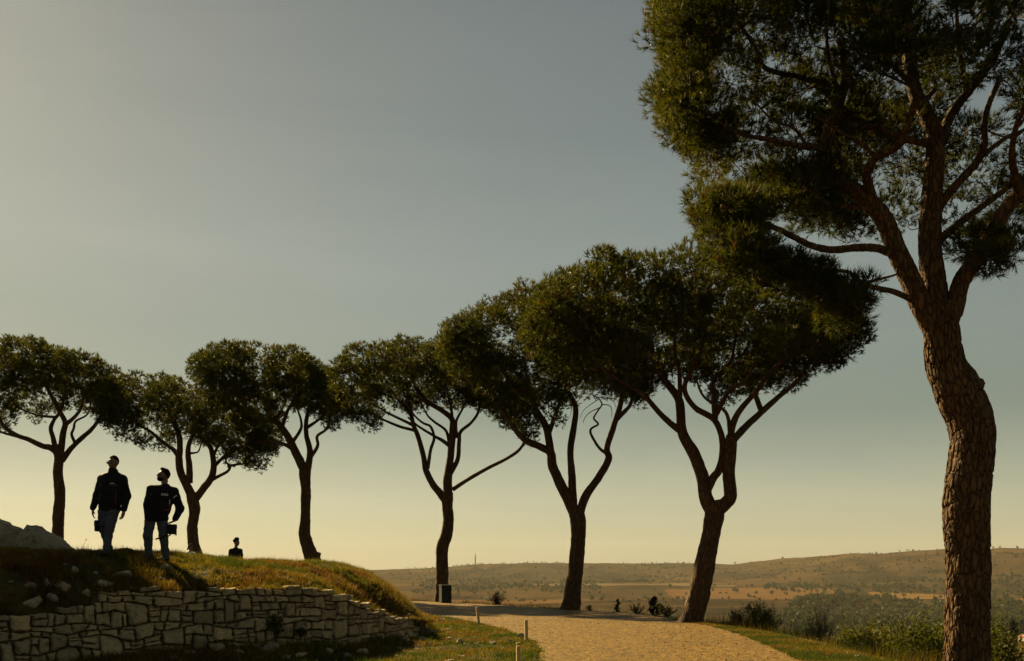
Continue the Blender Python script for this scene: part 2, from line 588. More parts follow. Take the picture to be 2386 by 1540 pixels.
def mats_ground():
    # near soil and short turf
    m, n, l, b = new_mat('soil_and_turf')
    g = geo_pos(n)
    a = noise_node(n, l, 1.3, 6, 0.65, g)
    c = noise_node(n, l, 9.0, 5, 0.7, g)
    r1 = ramp_node(n, l, a.outputs['Fac'], [(0.30, (0.030, 0.029, 0.008)), (0.5, (0.052, 0.042, 0.012)), (0.7, (0.068, 0.044, 0.017))])
    r2 = ramp_node(n, l, c.outputs['Fac'], [(0.3, (0.5, 0.5, 0.5)), (0.7, (1.3, 1.25, 1.1))])
    l.new(mix_node(n, l, r1.outputs[0], r2.outputs[0], 1.0, 'MULTIPLY'), b.inputs['Base Color'])
    b.inputs['Roughness'].default_value = 0.95
    b.inputs['Specular IOR Level'].default_value = 0.05
    bump_node(n, l, c.outputs['Fac'], 0.8, 0.05, b)
    M['ground'] = m
    # far fields: dry grass, ploughed strips, scrub, with hedge lines between
    m, n, l, b = new_mat('dry_fields')
    g = geo_pos(n)
    flatv = map_scale(n, l, g, (1, 1, 0))
    wob = noise_node(n, l, 0.004, 4, 0.6, flatv)
    add = n.new('ShaderNodeVectorMath')
    add.operation = 'MULTIPLY_ADD'
    l.new(wob.outputs['Color'], add.inputs[0])
    add.inputs[1].default_value = (160, 160, 0)
    l.new(flatv, add.inputs[2])
    fv = map_scale(n, l, add.outputs[0], (0.0030, 0.0014, 0))
    vor = n.new('ShaderNodeTexVoronoi')
    vor.voronoi_dimensions = '2D'
    vor.inputs['Scale'].default_value = 1.0
    l.new(fv, vor.inputs['Vector'])
    ved = n.new('ShaderNodeTexVoronoi')
    ved.voronoi_dimensions = '2D'
    ved.feature = 'DISTANCE_TO_EDGE'
    ved.inputs['Scale'].default_value = 1.0
    l.new(fv, ved.inputs['Vector'])
    fieldc = ramp_node(n, l, vor.outputs['Color'], [(0.0, (0.044, 0.029, 0.012)), (0.3, (0.055, 0.039, 0.018)), (0.55, (0.034, 0.029, 0.014)), (0.8, (0.066, 0.046, 0.022)), (1.0, (0.027, 0.026, 0.012))])
    big = noise_node(n, l, 0.0034, 6, 0.68, flatv, 0.4)
    scr = ramp_node(n, l, big.outputs['Fac'], [(0.40, (0.38, 0.40, 0.42)), (0.48, (0.80, 0.80, 0.78)), (0.60, (1.30, 1.18, 1.04))])
    c1 = mix_node(n, l, fieldc.outputs[0], scr.outputs[0], 0.9, 'MULTIPLY')
    spk = noise_node(n, l, 0.024, 5, 0.75, flatv)
    sp = ramp_node(n, l, spk.outputs['Fac'], [(0.50, (0, 0, 0)), (0.62, (1, 1, 1))])
    sm = n.new('ShaderNodeMath')
    sm.operation = 'MULTIPLY'
    l.new(sp.outputs[0], sm.inputs[0])
    l.new(ramp_node(n, l, big.outputs['Fac'], [(0.35, (0.95, 0.95, 0.95)), (0.62, (0.35, 0.35, 0.35))]).outputs[0], sm.inputs[1])
    c2 = mix_node(n, l, c1, (0.022, 0.024, 0.011), sm.outputs[0])
    hed = ramp_node(n, l, ved.outputs['Distance'], [(0.0, (1, 1, 1)), (0.012, (0.9, 0.9, 0.9)), (0.03, (0, 0, 0))])
    hn = n.new('ShaderNodeMath')
    hn.operation = 'MULTIPLY'
    l.new(hed.outputs[0], hn.inputs[0])
    l.new(ramp_node(n, l, noise_node(n, l, 0.006, 3, 0.6, flatv).outputs['Fac'], [(0.45, (0, 0, 0)), (0.55, (0.8, 0.8, 0.8))]).outputs[0], hn.inputs[1])
    c3 = mix_node(n, l, c2, (0.020, 0.019, 0.010), hn.outputs[0])
    ter = noise_node(n, l, 1.0, 4, 0.65, map_scale(n, l, g, (0.0022, 0.0022, 0.10)))
    c3 = mix_node(n, l, c3, ramp_node(n, l, ter.outputs['Fac'], [(0.36, (0.62, 0.64, 0.66)), (0.46, (1.05, 1.03, 1.0)), (0.52, (0.78, 0.79, 0.8)), (0.60, (1.15, 1.1, 1.04)), (0.70, (0.85, 0.84, 0.82))]).outputs[0], 0.9, 'MULTIPLY')
    l.new(c3, b.inputs['Base Color'])
    b.inputs['Roughness'].default_value = 1.0
    b.inputs['Specular IOR Level'].default_value = 0.0
    bump_node(n, l, spk.outputs['Fac'], 0.6, 6.0, b)
    M['fields'] = m
    # worn road of pale gravel bound in asphalt
    m, n, l, b = new_mat('gravelled_asphalt')
    g = geo_pos(n)
    v = n.new('ShaderNodeTexVoronoi')
    v.inputs['Scale'].default_value = 30
    l.new(g, v.inputs['Vector'])
    f1 = noise_node(n, l, 22, 4, 0.75, g)
    f2 = noise_node(n, l, 0.8, 5, 0.6, map_scale(n, l, g, (1, 0.5, 1)))
    cc = ramp_node(n, l, v.outputs['Color'], [(0.1, (0.058, 0.036, 0.007)), (0.5, (0.140, 0.089, 0.016)), (0.95, (0.265, 0.175, 0.036))])
    c1 = mix_node(n, l, cc.outputs[0], ramp_node(n, l, f1.outputs['Fac'], [(0.34, (0.30, 0.28, 0.25)), (0.60, (1.25, 1.2, 1.15))]).outputs[0], 0.95, 'MULTIPLY')
    c2 = mix_node(n, l, c1, ramp_node(n, l, f2.outputs['Fac'], [(0.3, (0.80, 0.78, 0.72)), (0.7, (1.15, 1.12, 1.05))]).outputs[0], 1.0, 'MULTIPLY')
    f3 = noise_node(n, l, 7.5, 4, 0.75, map_scale(n, l, g, (1, 0.35, 1)))
    c2 = mix_node(n, l, c2, ramp_node(n, l, f3.outputs['Fac'], [(0.36, (0.52, 0.50, 0.46)), (0.5, (1.0, 1.0, 1.0)), (0.66, (1.38, 1.36, 1.3))]).outputs[0], 1.0, 'MULTIPLY')
    l.new(c2, b.inputs['Base Color'])
    b.inputs['Roughness'].default_value = 0.62
    b.inputs['Specular IOR Level'].default_value = 0.12
    h = n.new('ShaderNodeMath')
    h.operation = 'MULTIPLY_ADD'
    l.new(v.outputs['Distance'], h.inputs[0])
    h.inputs[1].default_value = -0.7
    l.new(f1.outputs['Fac'], h.inputs[2])
    bump_node(n, l, h.outputs[0], 0.55, 0.012, b)
    M['road'] = m


def build_road():
    # dense, slightly ragged outline
    pts = []
    for a, b in zip(ROAD, np.roll(ROAD, -1, 0)):
        k = max(2, int(np.hypot(*(b - a)) / 0.12))
        pts.append(a + (b - a) * np.linspace(0, 1, k, endpoint=False)[:, None])
    pts = np.vstack(pts)
    pts = pts + np.stack([fbm(pts[:, 0] * 2.2, pts[:, 1] * 2.2, octaves=4, seed=51), fbm(pts[:, 0] * 2.2, pts[:, 1] * 2.2, octaves=4, seed=53)], -1) * 0.16
    bm = bmesh.new()
    vs = [bm.verts.new((x, y, 0.012)) for x, y in pts]
    f = bm.faces.new(vs)
    bmesh.ops.triangulate(bm, faces=[f])
    bmesh.ops.recalc_face_normals(bm, faces=bm.faces)
    me = bpy.data.meshes.new('road')
    bm.to_mesh(me)
    bm.free()
    if me.polygons[0].normal.z < 0:
        me.flip_normals()
    me.materials.append(M['road'])
    tag(obj('road', me), 'worn gravelly golden road curving left past the pines', kind='structure')


def build_knoll():
    xs = np.concatenate([np.arange(-30, -13, 0.5), np.arange(-13, -1.2, 0.065)])
    ys = np.concatenate([np.arange(11.5, 14.0, 0.3), np.arange(14.0, 27.0, 0.065), np.arange(27, 44, 0.4)])
    X, Y = np.meshgrid(xs, ys)
    Z = knoll_z(X, Y)
    d, _ = knoll_sd(X, Y)
    Z = np.where(d < -1.35, -0.3, Z)
    n, m = X.shape
    V = np.stack([X, Y, Z], -1).reshape(-1, 3)
    i = np.arange(n - 1)[:, None] * m
    j = np.arange(m - 1)[None, :]
    Q = np.stack([i + j, i + j + 1, i + m + j + 1, i + m + j], -1).reshape(-1, 4)
    keep = ~(d.ravel()[Q] < -1.45).all(1)
    o = obj('terrace', np_mesh('terrace', V, Q[keep], M['ground'], smooth=True))
    tag(o, 'raised grassy terrace of earth held behind the dry stone wall', kind='structure')


mats_ground()
build_ground()
build_road()
build_knoll()


def field(px0, px1, r0, r1, col, label, seed):
    """a cultivated field: its own sheet draped just above the valley floor"""
    nu, nv = 60, 16
    u, v = np.meshgrid(np.linspace(0, 1, nu), np.linspace(0, 1, nv))
    px = px0 + (px1 - px0) * u + 12 * np.sin(v * 3 + seed)
    r = r0 + (r1 - r0) * v + 60 * np.sin(u * 2.2 + seed)
    a = np.arctan((px - CX) / F)
    x, y = r * np.sin(a), r * np.cos(a)
    V = np.stack([x, y, ground_z(x, y) + 1.6], -1).reshape(-1, 3)
    i = np.arange(nv - 1)[:, None] * nu
    j = np.arange(nu - 1)[None, :]
    Q = np.stack([i + j, i + j + 1, i + nu + j + 1, i + nu + j], -1).reshape(-1, 4)
    m = mat_plain('field_soil', col, 1.0, 0.22, 0.012, 0, 0, 0.0)
    tag(obj('field', np_mesh('field', V, Q, m, smooth=True)), label, kind='structure')


field(2030, 2430, 2300, 2820, (0.125, 0.076, 0.026), 'tan stubble field beyond the valley woodland', 1)
field(1560, 1960, 2450, 3050, (0.095, 0.055, 0.023), 'reddish brown field beyond the leaning pine', 2)
field(1250, 1720, 3330, 3600, (0.105, 0.078, 0.045), 'pale field strip at the foot of the far hills', 3)
field(1000, 1330, 2050, 2500, (0.090, 0.052, 0.022), 'brown field below the road bend', 4)
# ---------------------------------------------------------------- pines
def bark_plates(ring, seed, cu=0.070, cv=0.25, depth=0.026):
    """relief of thick bark plates over (angle, length); ring = mean circumference"""
    nu = max(6, int(round(ring / cu)))

    def f(th, arc, rad):
        u = th / (2 * np.pi) * nu
        v = arc / cv + 0.35 * vnoise(th * 2.0, arc * 3.0, seed=seed + 5)
        u = u + 0.35 * vnoise(np.cos(th) * 3, arc * 4.0, np.sin(th) * 3, seed=seed + 6)
        iu, iv = np.floor(u), np.floor(v)
        f1 = np.full(u.shape, 9.0)
        f2 = np.full(u.shape, 9.0)
        hid = np.zeros(u.shape)
        for a in (-1, 0, 1):
            for b in (-1, 0, 1):
                cu_, cv_ = iu + a, iv + b
                k = np.mod(cu_, nu)
                zz = np.zeros_like(k)
                pu = cu_ + 0.15 + 0.7 * hash3(k, cv_, zz, seed)
                pv = cv_ + 0.10 + 0.8 * hash3(k, cv_, zz + 1, seed)
                d = np.hypot(u - pu, v - pv)
                up = d < f1
                f2 = np.where(up, f1, np.minimum(f2, d))
                hid = np.where(up, hash3(k, cv_, zz + 2, seed), hid)
                f1 = np.where(up, d, f1)
        pl = sstep(0.0, 0.24, f2 - f1)
        fine = fbm(np.cos(th) * 9, arc * 14, np.sin(th) * 9, octaves=3, seed=seed + 8)
        lump = fbm(np.cos(th) * 1.2, arc * 1.6, np.sin(th) * 1.2, octaves=2, seed=seed + 12)
        return depth * (pl * (0.65 + 0.6 * hid) - 0.6) + 0.010 * fine * pl + 0.05 * lump * rad / 0.3
    return f


def soft_bark(seed, amp=0.035):
    def f(th, arc, rad):
        k = rad * amp * 6
        return k * (fbm(np.cos(th) * 1.3, arc * 1.7, np.sin(th) * 1.3, octaves=3, seed=seed) + 0.5 * fbm(np.cos(th) * 5, arc * 6, np.sin(th) * 5, octaves=2, seed=seed + 3))
    return f


def needles(pos, axis, nn, L, W, spread, rng, along=0.35):
    """nn thin triangular needles per tuft, set along a short shoot"""
    k = len(pos)
    ax = axis / (np.linalg.norm(axis, axis=1)[:, None] + 1e-9)
    d = ax[:, None, :] + rng.normal(0, spread, (k, nn, 3))
    d /= np.linalg.norm(d, axis=2)[..., None] + 1e-9
    ln = L * rng.uniform(0.7, 1.15, (k, nn, 1)) * rng.uniform(0.8, 1.15, (k, 1, 1))
    base = pos[:, None, :] + ax[:, None, :] * (rng.uniform(-along, along * 0.6, (k, nn, 1)) * L)
    side = np.cross(d, rng.normal(0, 1, (k, nn, 3)))
    side /= np.linalg.norm(side, axis=2)[..., None] + 1e-9
    w = W * rng.uniform(0.7, 1.2, (k, nn, 1))
    tip = base + d * ln
    V = np.stack([base - side * w * 0.5, base + side * w * 0.5, tip], 2)
    return V.reshape(-1, 3), np.arange(k * nn * 3).reshape(-1, 3)


def grow_pine(name, label, group, Y, trunk, limbs, top, bot, seed, depth_r, n_clump, n_tuft, needle, clump_r=(0.28, 0.58), sides=22, plates=False, lobes=None, mindist=0.38, bias=1.35, xlim=None, cull=None):
    rng = np.random.default_rng(seed)
    s = Y / F
    base = P(trunk[0][0], trunk[0][1], Y)
    root = empty(name, base, label, 'tree', group)
    samples = []                                    # skeleton samples: x,y,z,radius,px,py

    def add_path(C, R):
        for c, r in zip(C, R):
            samples.append((c[0], c[1], c[2], r, CX + F * c[0] / c[1], HY - F * (c[2] - CZ) / c[1]))

    # trunk
    tp = np.array([list(P(a, b, Y)) + [w * s] for a, b, w in trunk])
    n_seg = 34 if plates else 10
    tc_ = catmull(tp, n_seg)
    rr = tc_[:, 3].copy()
    arc = np.concatenate([[0], np.cumsum(np.linalg.norm(np.diff(tc_[:, :3], axis=0), axis=1))])
    rr *= 1 + 0.22 * np.exp(-arc / 0.30)            # root flare
    if plates:
        V, Fs = tube(tc_[:, :3], rr, 120, bark_plates(2 * np.pi * tp[:, 3].mean(), seed))
    else:
        V, Fs = tube(tc_[:, :3], rr, sides, soft_bark(seed))
    obj('trunk', np_mesh('trunk', V - base, Fs, M['bark'] if plates else M['bark_far'], smooth=not plates), root)
    add_path(tc_[:, :3], rr)
    # limbs
    for li, lim in enumerate(limbs):
        pts = lim['p']
        r0 = lim['r'] * s * (0.9 if plates else 1.0)
        r1 = lim.get('e', 0.42) * r0
        sm = np.array(samples)
        q = np.hypot(sm[:, 4] - pts[0][0], sm[:, 5] - pts[0][1]) - sm[:, 3] / s * 0.6
        y0 = sm[q.argmin(), 1]
        dy = lim.get('d', rng.uniform(-1, 1) * depth_r * 0.45)
        k = len(pts)
        w3 = []
        for i, (a, b) in enumerate(pts):
            t = i / (k - 1)
            w3.append(list(P(a, b, y0 + dy * t ** 1.15)) + [r0 + (r1 - r0) * t ** 0.85])
        w3 = np.array(w3)
        C = catmull(w3, 12 if plates and r0 > 0.06 else 6)
        if plates and r0 > 0.06:
            V, Fs = tube(C[:, :3], C[:, 3], 36, bark_plates(2 * np.pi * r0, seed + li, 0.06, 0.11, 0.012))
        else:
            V, Fs = tube(C[:, :3], C[:, 3], max(7, int(sides * min(1, 0.5 + r0 / 0.4))), soft_bark(seed + li))
        obj('limb', np_mesh('limb', V - base, Fs, M['bark'] if plates else M['bark_far'], smooth=True), root)
        add_path(C[:, :3], C[:, 3])
    sm = np.array(samples)
    # clumps of foliage inside the crown's outline
    cl = []
    txs, tys = np.array(top).T
    bxs, bys = np.array(bot).T
    xc, xr = 0.5 * (txs[0] + txs[-1]), 0.5 * (txs[-1] - txs[0])
    tries = 0
    while len(cl) < n_clump and tries < 60000:
        tries += 1
        R = rng.uniform(*clump_r)
        if lobes is not None and rng.random() < 0.46:
            lb = lobes[rng.integers(len(lobes))]
            v = rng.normal(0, 1, 3)
            v *= rng.random() ** (1 / 2.2) / np.linalg.norm(v)
            px, pz = lb[0] + v[0] * lb[2], lb[1] + v[2] * lb[3]
            dy = lb[4] + v[1] * lb[5]
            R *= lb[6]
            dscale = 1.0
        else:
            dscale = 0.0
            px = rng.uniform(txs[0], txs[-1])
            w = depth_r * math.sqrt(max(0.02, 1 - ((px - xc) / xr) ** 2))
            dy = rng.uniform(-w, w)
            k = math.sqrt(max(0, 1 - (dy / w) ** 2))
            t_, b_ = np.interp(px, txs, tys), np.interp(px, bxs, bys)
            thick = (b_ - t_)
            t2 = t_ + thick * 0.42 * (1 - k)
            b2 = b_ - thick * 0.10 * (1 - k)
            if b2 - t2 < 0.6 * R / s:
                continue
            u = rng.random() ** bias
            lo, hi = t2 + 0.75 * R / s, b2 - 0.55 * R / s
            pz = lo + max(0, hi - lo) * u
            if px - txs[0] < 0.8 * R / s * 0.8 or txs[-1] - px < 0.8 * R / s * 0.8:
                continue
        c = P(px, pz, Y + dy * dscale)
        c[1] = Y + dy
        if any((c[0] - e[0]) ** 2 + (c[1] - e[1]) ** 2 + 1.4 * (c[2] - e[2]) ** 2 < (mindist * R / 0.55) ** 2 for e in cl):
            continue
        cl.append((c[0], c[1], c[2], R))
    cl = np.array(cl)
    # branches from the limbs to the clumps, twigs inside them
    tw = []
    hi_s = sm[sm[:, 2] > base[2] + 0.45 * (cl[:, 2].mean() - base[2])]
    order = np.argsort([np.linalg.norm(hi_s[:, :3] - c[:3], axis=1).min() for c in cl])
    for c in cl[order]:
        v = c[:3] - hi_s[:, :3]
        dist = np.linalg.norm(v, axis=1) + np.maximum(0, -v[:, 2]) * 1.2
        a = hi_s[dist.argmin()]
        p0, p3 = a[:3], c[:3] - np.array([0, 0, 0.15 * c[3]])
        D = np.linalg.norm(p3 - p0)
        if D < 0.15:
            continue
        m1 = p0 + (p3 - p0) * 0.4 + rng.normal(0, 0.12, 3) * D - np.array([0, 0, 0.10 * D])
        m2 = p0 + (p3 - p0) * 0.75 + rng.normal(0, 0.07, 3) * D
        C = catmull(np.array([p0, m1, m2, p3]), 3)
        ra = min(a[3] * 0.8, 0.012 + 0.020 * D)
        hi_s = np.vstack([hi_s, np.concatenate([C[4:], np.linspace(ra, 0.011, len(C))[4:, None], np.zeros((len(C) - 4, 2))], 1)])
        tw.append(tube(C, np.linspace(ra, 0.008, len(C)), 4, cap=False))
        for q in range(2):
            d = rng.normal(0, 1, 3)
            d[2] = d[2] * 0.6 + 0.1
            d /= np.linalg.norm(d)
            st = C[rng.integers(len(C) // 2, len(C))]
            en = c[:3] + d * c[3] * 0.85
            md = 0.5 * (st + en) + rng.normal(0, 0.06, 3)
            tw.append(tube(np.array([st, md, en]), np.array([0.010, 0.007, 0.004]), 3, cap=False))
    if lobes is None or True:
        V, Fs = merge(tw)
        o = obj('branches', np_mesh('branches', V - base, Fs, M['twig'], smooth=True), root)
        o['kind'] = 'stuff'
    # tufts of needles
    nn, L, W, spread = needle
    wgt = cl[:, 3] ** 2
    if cull is not None:
        pxs = CX + F * cl[:, 0] / cl[:, 1]
        pys = HY - F * (cl[:, 2] - CZ) / cl[:, 1]
        wgt = wgt * np.where((pxs > cull[0]) | (pys < cull[1]), 0.28, 1.0)
    cnt = rng.multinomial(n_tuft, wgt / wgt.sum())
    ci = np.repeat(np.arange(len(cl)), cnt)
    k = len(ci)
    d = rng.normal(0, 1, (k, 3))
    d[:, 2] += 0.25
    d /= np.linalg.norm(d, axis=1)[:, None]
    rad = cl[ci, 3] * (0.45 + 0.57 * rng.random(k) ** 0.6)
    pos = cl[ci, :3] + d * rad[:, None] * np.array([1, 1, 0.72])
    axis = d * 0.85 + np.array([0, 0, 0.55]) + rng.normal(0, 0.35, (k, 3))
    V, Ft = needles(pos, axis, nn, L, W, spread, rng)
    shade = rng.normal(0, 0.16, len(cl))[ci] + rng.normal(0, 0.22, k)
    green = np.array([0.014, 0.023, 0.0040])
    warm = np.array([0.054, 0.056, 0.006])
    t = np.clip(0.48 + shade, 0, 1)[:, None]
    col = green * (1 - t) + warm * t
    dead = rng.random(k) < 0.025
    col[dead] = (0.055, 0.028, 0.010)
    col = np.repeat(col, nn * 3, 0)
    o = obj('crown', np_mesh('crown', V - base, Ft, M['needle'], color=col), root)
    o['kind'] = 'stuff'
    return root, cl


def L_(r, *pts, **kw):
    return dict(p=list(pts), r=r, **kw)


T1 = dict(Y=58.0, trunk=[(134, 1300, 15), (135, 1250, 13.6), (136, 1200, 12.5), (140, 1150, 12), (135, 1105, 11), (138, 1070, 10.5), (137, 1048, 12), (140, 1036, 9)], limbs=[
    L_(8, (132, 1052), (117, 1043), (99, 1039), (68, 1024), (41, 1015), (14, 998), (2, 980), (-18, 930)),
    L_(4.5, (60, 1021), (30, 1014), (7, 1008), (-22, 995)),
    L_(6.5, (131, 1056), (124, 1022), (118, 998), (126, 978), (143, 955), (150, 915)),
    L_(7.5, (141, 1056), (147, 1009), (152, 985), (140, 961), (126, 934), (112, 908), (100, 870)),
    L_(5, (151, 990), (177, 968), (191, 944), (197, 905)),
    L_(7, (144, 1074), (164, 1046), (184, 1026), (211, 1002), (228, 981), (239, 958), (236, 915)),
    L_(4, (175, 1032), (167, 1012), (172, 998), (177, 981), (204, 964), (215, 925)),
    L_(2.5, (224, 985), (240, 981), (256, 978), (275, 972)),
    L_(3.5, (130, 972), (110, 970), (92, 968), (61, 958), (34, 942), (20, 910))],
    top=[(-45, 860), (-30, 825), (0, 798), (40, 790), (75, 782), (120, 795), (150, 812), (190, 815), (225, 820), (252, 835), (270, 862), (285, 880)],
    bot=[(-45, 1000), (-30, 1040), (5, 1035), (25, 1000), (50, 968), (100, 952), (170, 960), (230, 975), (260, 985), (285, 960)])
T2 = dict(Y=57.0, trunk=[(459, 1325, 17), (457, 1290, 14.5), (450, 1262, 13), (448, 1228, 12), (453, 1190, 12.5), (449, 1160, 14), (448, 1148, 13)], limbs=[
    L_(11, (449, 1160), (435, 1131), (420, 1098), (417, 1068), (419, 1045), (416, 1010), (400, 975), (390, 940)),
    L_(6, (418, 1068), (406, 1050), (394, 1040), (372, 1024), (350, 1005), (320, 985), (300, 950)),
    L_(8, (441, 1125), (441, 1087), (438, 1058), (441, 1031), (452, 1008), (460, 960)),
    L_(3, (440, 1056), (452, 1055), (463, 1050), (472, 1020)),
    L_(9, (456, 1162), (476, 1135), (492, 1113), (498, 1087), (495, 1061), (490, 1042), (476, 1027), (462, 1010), (450, 970)),
    L_(4.5, (493, 1118), (512, 1108), (529, 1099), (536, 1087), (526, 1074), (530, 1050)),
    L_(4.5, (499, 1086), (521, 1065), (551, 1048), (575, 1032), (600, 1010)),
    L_(4, (496, 1064), (505, 1045), (520, 1020), (545, 985)),
    L_(3.5, (531, 1087), (552, 1082), (575, 1080), (595, 1070))],
    top=[(240, 905), (262, 880), (300, 870), (340, 866), (365, 868), (405, 872), (440, 884), (475, 868), (510, 890), (570, 925), (620, 970), (650, 1005)],
    bot=[(240, 985), (262, 1005), (300, 1035), (345, 1058), (390, 1040), (440, 1022), (490, 1045), (535, 1085), (580, 1106), (615, 1085), (640, 1045), (650, 1020)])
T3 = dict(Y=54.0, trunk=[(731, 1330, 24), (727, 1303, 18), (717, 1275, 15.5), (709, 1245, 14), (711, 1210, 11.5), (712, 1172, 11), (712, 1135, 12), (711, 1098, 14), (710, 1080, 15)], limbs=[
    L_(10, (729, 1305), (738, 1294), (741, 1286), e=0.7, d=0),
    L_(10.5, (707, 1092), (688, 1053), (672, 1020), (655, 994), (633, 972), (621, 949), (605, 915), (580, 880)),
    L_(5.5, (684, 1047), (668, 1038), (655, 1033), (633, 1027), (603, 1029), (575, 1015)),
    L_(4.5, (680, 1032), (700, 1001), (701, 979), (690, 945)),
    L_(5, (657, 996), (670, 957), (685, 930), (700, 890)),
    L_(3.5, (640, 980), (655, 955), (665, 935), (660, 900)),
    L_(8, (718, 1088), (722, 1053), (714, 1016), (713, 986), (718, 957), (730, 915)),
    L_(4.5, (724, 1066), (740, 1038), (739, 1016), (759, 1001), (768, 980), (775, 950)),
    L_(4, (714, 997), (740, 979), (755, 965), (765, 935))],
    top=[(455, 870), (468, 825), (500, 803), (540, 798), (580, 792), (612, 797), (640, 812), (690, 805), (722, 820), (752, 838), (780, 850), (803, 880)],
    bot=[(455, 895), (480, 930), (530, 970), (580, 1000), (620, 1010), (660, 970), (710, 960), (745, 990), (775, 1010), (803, 960)])
T4 = dict(Y=48.5, trunk=[(1027, 1412, 17), (1028, 1396, 15.5), (1030, 1350, 14), (1029, 1300, 14.5), (1031, 1272, 15), (1040, 1245, 14.5), (1045, 1213, 13), (1042, 1182, 12.5), (1042, 1160, 14), (1044, 1146, 12)], limbs=[
    L_(9, (1037, 1166), (1022, 1146), (1008, 1128), (992, 1095), (985, 1057), (972, 1012), (963, 990), (957, 960), (952, 925), (945, 880)),
    L_(4.5, (996, 1092), (1003, 1048), (1011, 1021), (1003, 994), (985, 985), (963, 965), (945, 930)),
    L_(4, (967, 1003), (932, 994), (900, 981), (874, 968), (850, 950)),
    L_(4, (961, 990), (932, 976), (896, 958), (874, 943), (840, 920)),
    L_(4, (960, 975), (945, 950), (925, 930), (905, 895)),
    L_(11, (1043, 1152), (1043, 1110), (1048, 1075), (1052, 1039), (1054, 994), (1051, 974), (1030, 957), (994, 934), (970, 905), (955, 860), e=0.35),
    L_(5, (1049, 1040), (1030, 1026), (1012, 1016), (976, 994), (950, 972)),
    L_(4, (1047, 1034), (1038, 1003), (1012, 983), (994, 965), (975, 925)),
    L_(6, (1047, 1106), (1066, 1070), (1069, 1030), (1073, 1006), (1097, 985), (1114, 960), (1118, 925)),
    L_(4, (1064, 1020), (1063, 981), (1079, 949), (1090, 915)),
    L_(4, (1054, 985), (1050, 945), (1040, 905), (1045, 860)),
    L_(5.2, (1054, 1140), (1076, 1126), (1101, 1110), (1137, 1090), (1177, 1070), (1206, 1051), (1222, 1030), (1240, 1005), e=0.6, d=1.0)],
    top=[(765, 895), (780, 868), (800, 838), (815, 812), (850, 797), (900, 796), (950, 789), (1000, 798), (1040, 805), (1090, 825), (1150, 855), (1210, 890), (1260, 920)],
    bot=[(765, 950), (790, 985), (840, 1006), (870, 985), (910, 955), (960, 945), (1010, 940), (1060, 935), (1110, 960), (1150, 985), (1200, 985), (1260, 960)])
T5 = dict(Y=39.0, trunk=[(1326, 1432, 24), (1329, 1417, 21.5), (1337, 1356, 18), (1345, 1285, 17), (1347, 1220, 18), (1343, 1195, 19), (1342, 1180, 17)], limbs=[
    L_(14, (1338, 1192), (1313, 1143), (1288, 1089), (1283, 1056), (1261, 1042), (1225, 1026), (1201, 1002), (1179, 969), (1150, 930), e=0.3),
    L_(9.5, (1284, 1060), (1272, 996), (1250, 958), (1228, 914), (1190, 888), (1160, 850)),
    L_(5, (1232, 922), (1225, 865), (1222, 820), (1230, 770)),
    L_(5.5, (1279, 1010), (1299, 950), (1315, 914), (1350, 885), (1375, 850)),
    L_(9.5, (1336, 1180), (1331, 1100), (1329, 1045), (1337, 991), (1340, 947), (1321, 909), (1313, 876), (1294, 845), (1285, 790)),
    L_(10.5, (1352, 1190), (1365, 1154), (1392, 1116), (1418, 1070), (1414, 1045), (1430, 991), (1444, 947), (1449, 909), (1445, 860)),
    L_(6, (1437, 975), (1455, 958), (1468, 942), (1476, 914), (1490, 880)),
    L_(3.8, (1411, 1056), (1397, 1045), (1384, 1026), (1375, 1007), (1379, 997), (1393, 988), (1383, 974), (1394, 955), (1402, 942), (1394, 928), (1382, 921), e=0.35, d=0.3),
    L_(1.2, (1402, 942), (1420, 945), (1425, 958), (1424, 972), e=0.5, d=0.2),
    L_(1.2, (1396, 950), (1375, 960), (1363, 972), (1358, 985), e=0.5, d=0.2),
    L_(1.0, (1394, 930), (1372, 945), (1360, 955), (1350, 975), e=0.5, d=0.2),
    L_(1.0, (1390, 926), (1410, 925), (1428, 935), (1436, 950), e=0.5, d=-0.2)],
    top=[(1010, 800), (1030, 772), (1060, 752), (1110, 720), (1130, 698), (1160, 685), (1200, 668), (1250, 655), (1290, 662), (1340, 690), (1400, 740), (1470, 800), (1510, 870)],
    bot=[(1010, 830), (1060, 870), (1110, 915), (1170, 985), (1220, 1035), (1270, 1045), (1305, 1020), (1330, 940), (1390, 915), (1450, 925), (1490, 930), (1510, 900)])
